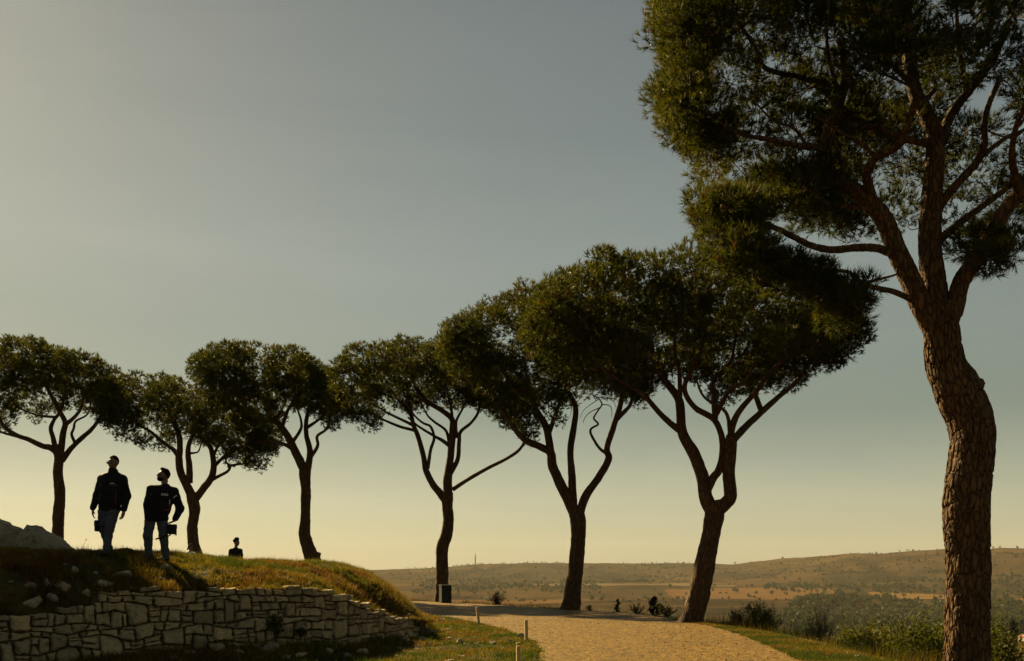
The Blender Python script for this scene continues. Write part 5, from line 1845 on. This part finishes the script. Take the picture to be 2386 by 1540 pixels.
def union(parts, k=0.03):
    def f(X, Y, Z):
        d = None
        for p in parts:
            q = p(X, Y, Z)
            if d is None:
                d = q
            else:
                hh = np.clip(0.5 + 0.5 * (q - d) / k, 0, 1)
                d = q * (1 - hh) + d * hh - k * hh * (1 - hh)
                # q*(1-hh)+d*hh blends towards the nearer of the two
        return d
    return f


def smin_union(parts, k=0.03):
    def f(X, Y, Z):
        d = parts[0](X, Y, Z)
        for p in parts[1:]:
            q = p(X, Y, Z)
            hh = np.clip(0.5 + 0.5 * (d - q) / k, 0, 1)
            d = d * (1 - hh) + q * hh - k * hh * (1 - hh)
        return d
    return f


def cut(f, *planes):
    """keep the side of each plane (point, normal) the normal points away from"""
    def g(X, Y, Z):
        d = f(X, Y, Z)
        for p, nrm in planes:
            nrm = np.array(nrm, float) / np.linalg.norm(nrm)
            d = np.maximum(d, (X - p[0]) * nrm[0] + (Y - p[1]) * nrm[1] + (Z - p[2]) * nrm[2])
        return d
    return g


def wrinkle(f, amp, sc, seed):
    def g(X, Y, Z):
        d = f(X, Y, Z)
        m = np.abs(d) < 0.05
        w = np.zeros_like(d)
        w[m] = fbm(X[m] / sc, Y[m] / sc, Z[m] / (sc * 0.6), octaves=3, seed=seed)
        return d + amp * w
    return g


def hand(wrist, d, s, n, curl, r=0.0088, sc=1.0):
    """palm, four unequal fingers and a thumb leaving the side of the palm"""
    wrist, d, s, n = [np.array(q, float) for q in (wrist, d, s, n)]
    d, s, n = [q / np.linalg.norm(q) for q in (d, s, n)]
    P_ = []
    for i in range(4):
        kn = wrist + d * (0.088 - 0.004 * abs(i - 1)) * sc + s * (i - 1.5) * 0.021 * sc
        P_.append(cap(wrist + s * (i - 1.5) * 0.012 * sc, kn, 0.016 * sc, 0.0125 * sc))
        p, ang = kn, curl * 0.6
        for L in np.array([0.042, 0.026, 0.020]) * sc * [0.94, 1.05, 1.0, 0.80][i]:
            q = p + (d * math.cos(ang) + n * math.sin(ang) + s * (i - 1.5) * 0.05) * L
            P_.append(cap(p, q, r * sc, r * 0.86 * sc))
            p, ang = q, ang + curl
    b = wrist + d * 0.028 * sc - s * 0.030 * sc
    m = b + (d * 0.7 - s * 0.55 + n * 0.35) * 0.042 * sc
    P_.append(cap(wrist + d * 0.01, b, 0.016 * sc, 0.014 * sc))
    P_.append(cap(b, m, 0.0125 * sc, 0.0105 * sc))
    P_.append(cap(m, m + (d * 0.95 - s * 0.15 + n * 0.35) * 0.032 * sc, 0.0100 * sc, 0.0082 * sc))
    return P_


def head_parts(c, fwd, up, female=False):
    c, f, u = [np.array(q, float) for q in (c, fwd, up)]
    f /= np.linalg.norm(f)
    r = np.cross(f, u)
    r /= np.linalg.norm(r)
    u = np.cross(r, f)
    B = np.stack([r, f, u])
    q = [ell(c + u * 0.02 - f * 0.012, (0.076, 0.096, 0.098), B), ell(c - u * 0.035 + f * 0.022, (0.062, 0.070, 0.080), B),
         ell(c - u * 0.092 + f * 0.055, (0.030, 0.028, 0.022), B),
         cap(c + f * 0.088 + u * 0.012, c + f * 0.110 - u * 0.024, 0.010, 0.0145), cap(c + f * 0.083 + u * 0.030 - r * 0.03, c + f * 0.083 + u * 0.030 + r * 0.03, 0.012, 0.012),
         cap(c + f * 0.088 - u * 0.056 - r * 0.018, c + f * 0.088 - u * 0.056 + r * 0.018, 0.0085, 0.0085),
         cap(c + f * 0.086 - u * 0.067 - r * 0.014, c + f * 0.086 - u * 0.067 + r * 0.014, 0.009, 0.009)]
    for s in (-1, 1):
        q.append(ell(c + r * s * 0.078 - f * 0.012 - u * 0.005, (0.010, 0.020, 0.032), B))
        q.append(ell(c + r * s * 0.045 + f * 0.062 - u * 0.028, (0.024, 0.022, 0.024), B))
    return q, B


M['skin'] = mat_plain('skin', (0.15, 0.072, 0.040), 0.6, 0.08, 40, 0.05, 0.001)
M['hair_dark'] = mat_plain('dark_hair', (0.010, 0.007, 0.005), 0.9, 0.4, 120, 0.5, 0.004, 0.05)
M['hair_brown'] = mat_plain('brown_hair', (0.014, 0.008, 0.005), 0.9, 0.4, 120, 0.5, 0.004, 0.05)
M['jacket'] = mat_plain('black_jacket_cloth', (0.0075, 0.0075, 0.009), 0.75, 0.3, 60, 0.3, 0.002, 0.12)
M['jeans'] = mat_plain('faded_jeans', (0.050, 0.056, 0.070), 0.85, 0.35, 14, 0.35, 0.003, 0.1)
M['shoe'] = mat_plain('dark_shoe', (0.015, 0.013, 0.012), 0.6, 0.2)
M['tshirt_black'] = mat_plain('black_tshirt_cloth', (0.009, 0.009, 0.010), 0.85, 0.2, 50, 0.3, 0.002, 0.1)
M['tshirt_white'] = mat_plain('white_shirt_cloth', (0.62, 0.60, 0.56), 0.8, 0.08, 50, 0.3, 0.002, 0.1)
M['trouser_dark'] = mat_plain('dark_trouser_cloth', (0.018, 0.018, 0.02), 0.85, 0.2)
M['lens'] = mat_plain('black_lens', (0.004, 0.004, 0.005), 0.12, 0.1, 10, 0, 0, 0.5)
M['pouch'] = mat_plain('black_pouch_nylon', (0.010, 0.010, 0.011), 0.7, 0.3, 80, 0.3, 0.002, 0.15)
M['mark_white'] = mat_plain('white_print', (0.55, 0.55, 0.53), 0.7, 0.05)
M['mark_grey'] = mat_plain('grey_print', (0.10, 0.10, 0.10), 0.7, 0.05)
M['mark_red'] = mat_plain('red_piping', (0.16, 0.010, 0.012), 0.7, 0.1)


def skin_obj(name, fn, lo, hi, h, mat, parent):
    V, Q = surface_nets(fn, lo, hi, h)
    return obj(name, np_mesh(name, V, Q, mat, smooth=True), parent)


def obox(c, B, size, ctr=(0, 0, 0)):
    V, Fs = box(*ctr, *size)
    return V @ B + np.asarray(c), Fs


def sunglasses(c, B, parent):
    parts = []
    for s in (-1, 1):
        parts.append(obox(c, B, (0.056, 0.012, 0.038), (s * 0.034, 0.094, -0.012)))
        parts.append(obox(c, B, (0.006, 0.115, 0.012), (s * 0.078, 0.038, -0.002)))
    parts.append(obox(c, B, (0.140, 0.010, 0.008), (0, 0.096, 0.005)))
    V, Fs = merge(parts)
    obj('sunglasses', np_mesh('sunglasses', V, Fs, M['lens']), parent)


def strokes(lines, w, surf, mat, parent, name):
    """flat marks laid on the cloth: every stroke (x,z)->(x,z) is projected on to the surface"""
    parts = []
    for (x0, z0), (x1, z1) in lines:
        n = 5
        t = np.linspace(0, 1, n)
        x, z = x0 + (x1 - x0) * t, z0 + (z1 - z0) * t
        L = math.hypot(x1 - x0, z1 - z0)
        nx, nz = -(z1 - z0) / L * w / 2, (x1 - x0) / L * w / 2
        xa, za = np.concatenate([x - nx, x + nx]), np.concatenate([z - nz, z + nz])
        ys = np.linspace(-0.45, 0.3, 300)
        D = surf(np.repeat(xa[:, None], 300, 1), np.repeat(ys[None], len(xa), 0), np.repeat(za[:, None], 300, 1))
        y = ys[np.argmax(D < 0, axis=1)] - 0.006
        V = np.stack([xa, y, za], -1)
        i = np.arange(n - 1)
        parts.append((V, [np.stack([i, i + 1, i + n + 1, i + n], -1)]))
    V, Fs = merge(parts)
    obj(name, np_mesh(name, V, Fs, mat), parent)


# ---- walking man: body turned to the viewer, head up and turned a little to his right
Ym = 18.3
gm = P(258, 1287, Ym)
gm[2] = float(knoll_z(np.array([gm[0]]), np.array([gm[1]]))[0]) - 0.01
m1 = empty('person', gm, 'person in a black zipped jacket, jeans and sunglasses walking with arms hanging', 'person', 'people on the terrace')
hc = np.array([0.052, -0.01, 1.712])
hp, HB = head_parts(hc, (-0.36, -0.92, 0.06), (-0.04, 0.08, 1))
sh = [np.array([-0.160, 0.0, 1.405]), np.array([0.220, 0.0, 1.405])]
el_ = [np.array([-0.265, 0.03, 1.10]), np.array([0.282, 0.04, 1.10])]
wr = [np.array([-0.325, -0.02, 0.84]), np.array([0.262, -0.05, 0.80])]
hip = [np.array([-0.115, 0, 0.93]), np.array([0.075, 0, 0.93])]
kn = [np.array([-0.150, 0.02, 0.50]), np.array([0.020, -0.09, 0.50])]
an = [np.array([-0.085, 0.16, 0.09]), np.array([-0.015, -0.16, 0.07])]
arms = []
for i in (0, 1):
    arms += [cap(sh[i], el_[i], 0.052, 0.043), cap(el_[i], wr[i], 0.042, 0.029)]
hands = hand(wr[0], (0.0, -0.05, -1), (0.15, -1, 0), (0.9, 0.15, 0), 0.34) + hand(wr[1], (-0.22, -0.12, -1), (-0.4, -1, 0), (-0.9, 0.3, 0.1), 0.42)
legs = []
for i in (0, 1):
    legs += [cap(hip[i], kn[i], 0.083, 0.056), cap(kn[i], an[i], 0.055, 0.038)]
torso = [cap((-0.06, 0, 1.34), (0.12, 0, 1.34), 0.115, 0.115), cap((-0.05, 0, 1.14), (0.06, 0, 1.14), 0.11, 0.11), cap((-0.08, 0, 0.97), (0.04, 0, 0.97), 0.105, 0.105), cap((0.035, 0.01, 1.42), hc - [0.01, -0.01, 0.09], 0.066, 0.060)]
body = smin_union(hp + torso + arms + legs, 0.022)
bodyh = lambda X, Y, Z: np.minimum(body(X, Y, Z), smin_union(hands, 0.006)(X, Y, Z))
skin_obj('body', bodyh, (-0.42, -0.32, 0.0), (0.38, 0.30, 1.86), 0.0125, M['skin'], m1)
hair = cut(smin_union([ell(hc + HB[2] * 0.034 - HB[1] * 0.018, (0.084, 0.100, 0.106), HB)], 0.02), (hc + HB[2] * 0.075 + HB[1] * 0.045, HB[1] * 0.75 - HB[2] * 0.66), (hc - HB[1] * 0.05 - HB[2] * 0.04, -HB[2]))
skin_obj('hair', wrinkle(hair, 0.006, 0.02, 4), hc - 0.16, hc + 0.17, 0.008, M['hair_brown'], m1)
jt = [cap((-0.075, 0, 1.40), (0.135, 0, 1.40), 0.125, 0.125), cap((-0.09, 0, 1.22), (0.10, 0, 1.22), 0.135, 0.135), cap((-0.10, 0, 1.02), (0.07, 0, 1.02), 0.130, 0.130), cap((-0.10, 0, 0.86), (0.055, 0, 0.86), 0.125, 0.125), cap((0.035, 0.005, 1.45), (0.045, 0.0, 1.585), 0.098, 0.084), cap((0.03, 0, 1.47), sh[0], 0.085, 0.080), cap((0.03, 0, 1.47), sh[1], 0.085, 0.080)] + [cap(q_[0], q_[1], q_[2], q_[3]) for q_ in (((-0.06, 0, 1.34), (0.12, 0, 1.34), 0.14, 0.14), ((-0.05, 0, 1.14), (0.06, 0, 1.14), 0.135, 0.135), ((-0.08, 0, 0.97), (0.04, 0, 0.97), 0.14, 0.14))]
ja = []
for i in (0, 1):
    s_ = -1 if i == 0 else 1
    ja += [cap(sh[i], el_[i], 0.084, 0.074), cap(el_[i], wr[i] + [0, 0, 0.03], 0.074, 0.056)]
jack = cut(wrinkle(smin_union(jt + ja, 0.035), 0.013, 0.10, 14), ((0, 0, 0.80), (0, 0, -1)), ((0.045, 0, 1.60), (0.1, 0.25, 1)))
skin_obj('jacket', jack, (-0.46, -0.26, 0.76), (0.44, 0.28, 1.66), 0.012, M['jacket'], m1)
jl = [cap((-0.10, 0, 0.94), (0.05, 0, 0.94), 0.122, 0.122)]
for i in (0, 1):
    jl += [cap(hip[i], kn[i], 0.122, 0.086), cap(kn[i], an[i] + [0, 0, 0.0], 0.084, 0.062)]
jean = cut(wrinkle(smin_union(jl, 0.03), 0.018, 0.08, 15), ((0, 0, 0.06), (0, 0, -1)), ((0, 0, 0.835), (0, 0, 1)))
skin_obj('jeans', jean, (-0.34, -0.32, 0.02), (0.26, 0.30, 1.03), 0.012, M['jeans'], m1)
for i in (0, 1):
    a = an[i]
    skin_obj('shoe', cut(smin_union([cap(a + [0, 0.03, -0.01], a + [0.0, -0.02, -0.03], 0.048, 0.045), cap(a + [0, -0.02, -0.035], a + [-0.02, -0.17, -0.04], 0.045, 0.038)], 0.03), ((0, 0, a[2] - 0.08), (0, 0, -1))), a - [0.1, 0.26, 0.12], a + [0.1, 0.12, 0.08], 0.012, M['shoe'], m1)
sunglasses(hc, HB, m1)
pch = empty('hip_pouch', gm, 'black thigh pouch strapped to the leg of the walking person', 'pouch')
obj('pouch_body', bevel_mesh('pouch_body', [box(-0.238, -0.03, 0.535, 0.070, 0.13, 0.21)], M['pouch'], 0.02), pch)
obj('flap', bevel_mesh('flap', [box(-0.241, -0.032, 0.575, 0.070, 0.132, 0.09)], M['pouch'], 0.015), pch)
th = np.linspace(0, 2 * np.pi, 25)
_kc = hip[0] + (kn[0] - hip[0]) * 0.93
V, Fs = tube(np.stack([_kc[0] + 0.100 * np.cos(th), _kc[1] + 0.100 * np.sin(th), np.full(25, _kc[2] - 0.01) - 0.03 * np.cos(th) * -1], -1), 0.012, 6)
obj('strap', np_mesh('strap', V, Fs, M['pouch'], smooth=True), pch)
strokes([((0.045, 1.318), (0.125, 1.316))], 0.011, jack, M['mark_white'], m1, 'logo')
zz = [(0.02 + 0.018 * i, 1.275 + (0.022 if i % 2 else 0)) for i in range(9)]
strokes(list(zip(zz[:-1], zz[1:])) + [((0.06, 1.272), (0.06, 1.300)), ((0.12, 1.272), (0.15, 1.270))], 0.007, jack, M['mark_grey'], m1, 'logo')
zz = [(-0.175 + 0.018 * i, 1.285 + (0.018 if i % 2 else 0)) for i in range(5)]
strokes(list(zip(zz[:-1], zz[1:])), 0.007, jack, M['mark_grey'], m1, 'logo')
strokes([((0.142, 1.20), (0.138, 1.08)), ((0.138, 1.08), (0.132, 0.93))], 0.009, jack, M['mark_red'], m1, 'piping')

# ---- standing man: turned to his right, hand behind his hip, face lifted
Ym = 18.9
gm2 = P(372, 1287, Ym)
gm2[2] = float(knoll_z(np.array([gm2[0]]), np.array([gm2[1]]))[0]) - 0.01
m2 = empty('person', gm2, 'bearded person in black jacket and jeans standing, face lifted, hand at hip', 'person', 'people on the terrace')
hc = np.array([0.070, 0.0, 1.655])
hp, HB = head_parts(hc, (-0.90, -0.38, 0.26), (0.24, 0.05, 1))
sh = [np.array([-0.115, -0.14, 1.375]), np.array([0.250, 0.07, 1.355])]
el_ = [np.array([-0.185, -0.13, 1.09]), np.array([0.345, 0.14, 1.03])]
wr = [np.array([-0.190, -0.13, 0.87]), np.array([0.225, 0.18, 0.80])]
hip = [np.array([-0.165, -0.02, 0.90]), np.array([0.020, 0.05, 0.90])]
kn = [np.array([-0.205, -0.07, 0.48]), np.array([0.075, 0.0, 0.48])]
an = [np.array([-0.200, 0.0, 0.08]), np.array([0.100, 0.05, 0.08])]
arms = []
for i in (0, 1):
    arms += [cap(sh[i], el_[i], 0.050, 0.042), cap(el_[i], wr[i], 0.041, 0.029)]
hands = hand(wr[0], (0.25, 0.95, -0.8), (0.4, -0.6, -0.5), (0.9, 0.35, 0), 0.3) + hand(wr[1], (-0.85, -0.25, -0.45), (-0.3, -1, 0), (-0.6, 0.6, 0.2), 0.35)
legs = []
for i in (0, 1):
    legs += [cap(hip[i], kn[i], 0.082, 0.056), cap(kn[i], an[i], 0.055, 0.038)]
torso = [cap((-0.02, -0.05, 1.29), (0.14, 0.03, 1.29), 0.112, 0.112), cap((-0.05, -0.03, 1.09), (0.07, 0.03, 1.09), 0.108, 0.108), cap((-0.12, -0.01, 0.94), (-0.02, 0.03, 0.94), 0.105, 0.105), cap((0.075, 0.0, 1.38), hc + [0.022, 0.02, -0.09], 0.064, 0.058)]
body = smin_union(hp + torso + arms + legs, 0.022)
bodyh = lambda X, Y, Z: np.minimum(body(X, Y, Z), smin_union(hands, 0.006)(X, Y, Z))
skin_obj('body', bodyh, (-0.36, -0.36, 0.0), (0.46, 0.34, 1.80), 0.0125, M['skin'], m2)
hair = cut(smin_union([ell(hc + HB[2] * 0.034 - HB[1] * 0.022, (0.086, 0.100, 0.102), HB), ell(hc + HB[2] * 0.118 + HB[1] * 0.040, (0.050, 0.046, 0.030), HB), ell(hc + HB[2] * 0.11 - HB[1] * 0.01, (0.062, 0.066, 0.034), HB)], 0.02), (hc + HB[2] * 0.075 + HB[1] * 0.045, HB[1] * 0.6 - HB[2] * 0.8), (hc - HB[1] * 0.05 - HB[2] * 0.035, -HB[2]))
skin_obj('hair', wrinkle(hair, 0.012, 0.022, 5), hc - 0.17, hc + 0.18, 0.008, M['hair_dark'], m2)
beard = cut(smin_union([ell(hc - HB[2] * 0.060 + HB[1] * 0.022, (0.067, 0.074, 0.064), HB), ell(hc - HB[2] * 0.096 + HB[1] * 0.058, (0.034, 0.032, 0.026), HB)], 0.02), (hc - HB[2] * 0.030 - HB[1] * 0.02, HB[2] * 0.9 + HB[1] * 0.25), (hc - HB[1] * 0.035, -HB[1]))
skin_obj('beard', wrinkle(beard, 0.004, 0.02, 6), hc - 0.16, hc + 0.10, 0.008, M['hair_dark'], m2)
sunglasses(hc, HB, m2)
jt = [cap((-0.015, -0.06, 1.335), (0.155, 0.03, 1.325), 0.122, 0.118), cap((-0.06, -0.05, 1.18), (0.11, 0.03, 1.18), 0.136, 0.136), cap((-0.11, -0.04, 1.00), (0.06, 0.03, 1.00), 0.136, 0.136), cap((-0.145, -0.03, 0.84), (0.025, 0.03, 0.84), 0.130, 0.130), cap((0.085, 0.0, 1.40), (0.10, 0.012, 1.475), 0.082, 0.070), cap((0.08, 0, 1.40), sh[0], 0.08, 0.078), cap((0.08, 0, 1.40), sh[1], 0.08, 0.078)] + [cap(q_[0], q_[1], q_[2], q_[2]) for q_ in (((-0.02, -0.05, 1.29), (0.14, 0.03, 1.29), 0.137), ((-0.05, -0.03, 1.09), (0.07, 0.03, 1.09), 0.137), ((-0.12, -0.01, 0.94), (-0.02, 0.03, 0.94), 0.14))]
ja = []
for i in (0, 1):
    ja += [cap(sh[i], el_[i], 0.084, 0.076), cap(el_[i], wr[i] + (el_[i] - wr[i]) * 0.10, 0.076, 0.058)]
jack = cut(wrinkle(smin_union(jt + ja, 0.035), 0.013, 0.10, 24), ((0, 0, 0.775), (0.06, 0, -1)), ((0.1, 0, 1.49), (-0.1, 0.1, 1)))
skin_obj('jacket', jack, (-0.36, -0.36, 0.70), (0.50, 0.34, 1.56), 0.012, M['jacket'], m2)
jl = [cap((-0.14, -0.01, 0.90), (0.0, 0.03, 0.90), 0.118, 0.118)]
for i in (0, 1):
    jl += [cap(hip[i], kn[i], 0.118, 0.084), cap(kn[i], an[i], 0.082, 0.068)]
jean = cut(wrinkle(smin_union(jl, 0.03), 0.020, 0.07, 25), ((0, 0, 0.05), (0, 0, -1)), ((0, 0, 0.81), (0, 0, 1)))
skin_obj('jeans', jean, (-0.36, -0.26, 0.02), (0.26, 0.28, 1.0), 0.012, M['jeans'], m2)
for i in (0, 1):
    a = an[i]
    dd = np.array([-0.10, -0.12, -0.04])
    skin_obj('shoe', cut(smin_union([cap(a + [0.02, 0.02, -0.01], a + [0, 0, -0.03], 0.048, 0.045), cap(a + [0, 0, -0.035], a + dd, 0.045, 0.038)], 0.03), ((0, 0, a[2] - 0.08), (0, 0, -1))), a - [0.2, 0.22, 0.12], a + [0.12, 0.12, 0.08], 0.012, M['shoe'], m2)
pc2 = empty('hip_pouch', gm2, 'black hip bag with hanging buckle strapped to the thigh of the standing person', 'pouch')
obj('pouch_body', bevel_mesh('pouch_body', [box(0.232, 0.02, 0.625, 0.155, 0.11, 0.20)], M['pouch'], 0.025), pc2)
obj('flap', bevel_mesh('flap', [box(0.236, 0.015, 0.675, 0.160, 0.118, 0.09)], M['pouch'], 0.02), pc2)
V, Fs = tube(np.array([[0.18, -0.07, 0.52], [0.10, -0.115, 0.48], [0.0, -0.12, 0.445], [-0.055, -0.06, 0.43], [-0.03, 0.06, 0.45], [0.10, 0.10, 0.48], [0.19, 0.05, 0.52]]), 0.014, 6)
obj('strap', np_mesh('strap', V, Fs, M['pouch'], smooth=True), pc2)
V, Fs = tube(np.array([[0.30, -0.03, 0.52], [0.325, -0.03, 0.505], [0.335, -0.03, 0.53]]), 0.009, 6)
obj('buckle', np_mesh('buckle', V, Fs, M['pouch'], smooth=True), pc2)


def glyph(x, z, w, h, kind):
    if kind == 'Z':
        return [((x, z + h), (x + w, z + h)), ((x + w, z + h), (x, z)), ((x, z), (x + w, z))]
    if kind == 'S':
        return [((x + w, z + h), (x, z + h)), ((x, z + h), (x, z + h / 2)), ((x, z + h / 2), (x + w, z + h / 2)), ((x + w, z + h / 2), (x + w, z)), ((x + w, z), (x, z))]
    return [((x + w, z + h), (x, z + h)), ((x, z + h), (x, z)), ((x, z), (x + w, z)), ((x + w, z), (x + w, z + h / 2)), ((x + w, z + h / 2), (x + w / 2, z + h / 2))]


strokes(glyph(0.085, 1.265, 0.035, 0.030, 'Z') + glyph(0.128, 1.265, 0.026, 0.030, 'S') + glyph(0.162, 1.265, 0.030, 0.030, 'G'), 0.008, jack, M['mark_white'], m2, 'logo')
strokes([((-0.105, 1.29), (-0.075, 1.295)), ((-0.10, 1.278), (-0.08, 1.283))], 0.007, jack, M['mark_grey'], m2, 'logo')
strokes([((0.322, 1.275), (0.262, 1.225))], 0.013, jack, M['mark_white'], m2, 'sleeve_stripe')
strokes([((0.215, 1.19), (0.205, 1.10))], 0.009, jack, M['mark_white'], m2, 'piping')
strokes([((0.205, 1.10), (0.192, 0.98))], 0.008, jack, M['mark_red'], m2, 'piping')


# ---- two people walking on the far side of the terrace, seen from chest or shoulders up
def far_person(px, top_py, Y, hgt, face, female, label, shirt, hairm):
    zt = CZ - (top_py - HY) / F * Y
    s = hgt / 1.78
    g = np.array([(px - CX) / F * Y, Y, zt - hgt])
    root = empty('person', g, label, 'person', 'people on the terrace')
    root.scale = (s, s, s)
    hc = np.array([0.03 * face, 0, 1.66])
    hp, HB = head_parts(hc, (face, -0.30, -0.06), (0.05, 0, 1))
    q = list(hp)
    q += [cap((0, 0, 1.42), hc - [0.01 * face, 0, 0.08], 0.056, 0.052)]
    q += [cap((-0.08, 0.02, 1.32), (0.08, -0.02, 1.32), 0.10, 0.10), cap((-0.07, 0, 1.15), (0.07, 0, 1.15), 0.105, 0.105), cap((-0.08, 0, 0.95), (0.08, 0, 0.95), 0.11, 0.11)]
    hands = []
    for i, (sx, ey) in enumerate(((-1, 0.10), (1, -0.08))):
        sh_, eb, w_ = np.array([sx * 0.165, 0, 1.365]), np.array([sx * 0.235, ey, 1.10]), np.array([sx * 0.225 + 0.03 * face, ey - 0.10 * (1 if sx > 0 else -1), 0.86])
        q += [cap(sh_, eb, 0.050, 0.042), cap(eb, w_, 0.040, 0.028)]
        hands += hand(w_, (0.05 * face, -0.05, -1), (0.1, -1, 0), (-sx, 0.1, 0), 0.35)
        hp_, k_, a_ = np.array([sx * 0.09, 0, 0.90]), np.array([sx * 0.09 + sx * 0.08 * face, 0.0, 0.48]), np.array([sx * 0.09 + sx * 0.14 * face, 0.02, 0.07])
        q += [cap(hp_, k_, 0.085, 0.058), cap(k_, a_, 0.055, 0.038), cap(a_ - [0.03 * face, 0, 0.02], a_ + [0.15 * face, -0.02, -0.03], 0.04, 0.032)]
    bd = smin_union(q, 0.025)
    skin_obj('body', lambda X, Y, Z: np.minimum(bd(X, Y, Z), smin_union(hands, 0.006)(X, Y, Z)), (-0.5, -0.34, 0), (0.5, 0.34, 1.82), 0.016, M['skin'], root)
    if female:
        hs = [ell(hc + HB[2] * 0.025 - HB[1] * 0.02, (0.086, 0.104, 0.104), HB), cap(hc - HB[1] * 0.105 + HB[2] * 0.01, hc - HB[1] * 0.135 - HB[2] * 0.10, 0.034, 0.036), cap(hc - HB[1] * 0.135 - HB[2] * 0.10, hc - HB[1] * 0.12 - HB[2] * 0.22, 0.036, 0.020)]
    else:
        hs = [ell(hc + HB[2] * 0.040 - HB[1] * 0.020, (0.090, 0.102, 0.104), HB)] + [ell(hc + HB[2] * c_ + HB[1] * a + HB[0] * b, (0.034, 0.034, 0.034), HB) for a, b, c_ in ((0.075, 0, 0.10), (0.03, 0.04, 0.135), (0.03, -0.04, 0.13), (-0.04, 0.02, 0.135), (0.08, 0.03, 0.085), (-0.08, -0.03, 0.10), (-0.105, 0.02, 0.05), (0.0, 0.0, 0.145))]
    hair = cut(smin_union(hs, 0.02), (hc + HB[2] * 0.06 + HB[1] * 0.05, HB[1] * 0.7 - HB[2] * 0.7))
    skin_obj('hair', wrinkle(hair, 0.010, 0.025, 7), hc - 0.34, hc + 0.24, 0.012, hairm, root)
    st = [cap((0, 0, 1.43), (-0.155, 0, 1.365), 0.066, 0.066), cap((0, 0, 1.43), (0.155, 0, 1.365), 0.066, 0.066), cap((-0.09, 0.02, 1.31), (0.09, -0.02, 1.31), 0.118, 0.118), cap((-0.09, 0, 1.15), (0.09, 0, 1.15), 0.125, 0.125), cap((-0.09, 0, 0.95), (0.09, 0, 0.95), 0.130, 0.130)]
    for sx, ey in ((-1, 0.10), (1, -0.08)):
        a0, a1 = np.array([sx * 0.165, 0, 1.365]), np.array([sx * 0.222, ey, 1.10])
        st.append(cap(a0, a0 + (a1 - a0) * 0.62, 0.075, 0.070))
    shirt_f = cut(wrinkle(smin_union(st, 0.03), 0.014, 0.1, 33), ((0, 0, 0.88), (0, 0, -1)), ((0, 0, 1.50), (0, 0, 1)))
    skin_obj('shirt', shirt_f, (-0.42, -0.28, 0.84), (0.42, 0.28, 1.52), 0.016, shirt, root)
    tr = [cap((-0.08, 0, 0.92), (0.08, 0, 0.92), 0.122, 0.122)]
    for sx in (-1, 1):
        hp_, k_, a_ = np.array([sx * 0.09, 0, 0.90]), np.array([sx * 0.09 + sx * 0.08 * face, 0.0, 0.48]), np.array([sx * 0.09 + sx * 0.14 * face, 0.02, 0.10])
        tr += [cap(hp_, k_, 0.104, 0.078), cap(k_, a_, 0.076, 0.06)]
    skin_obj('trousers', cut(smin_union(tr, 0.03), ((0, 0, 0.08), (0, 0, -1)), ((0, 0, 0.98), (0, 0, 1))), (-0.42, -0.24, 0.04), (0.42, 0.24, 1.02), 0.018, M['trouser_dark'], root)
    if female:
        sunglasses(hc, HB, root)


far_person(549, 1255, 33.5, 1.76, 1, False, 'person in a black T-shirt with curly hair walking behind the terrace crest', M['tshirt_black'], M['hair_dark'])
far_person(443, 1267, 36.5, 1.62, 1, True, 'person in a white top with tied-back hair, only head and shoulders above the crest', M['tshirt_white'], M['hair_brown'])
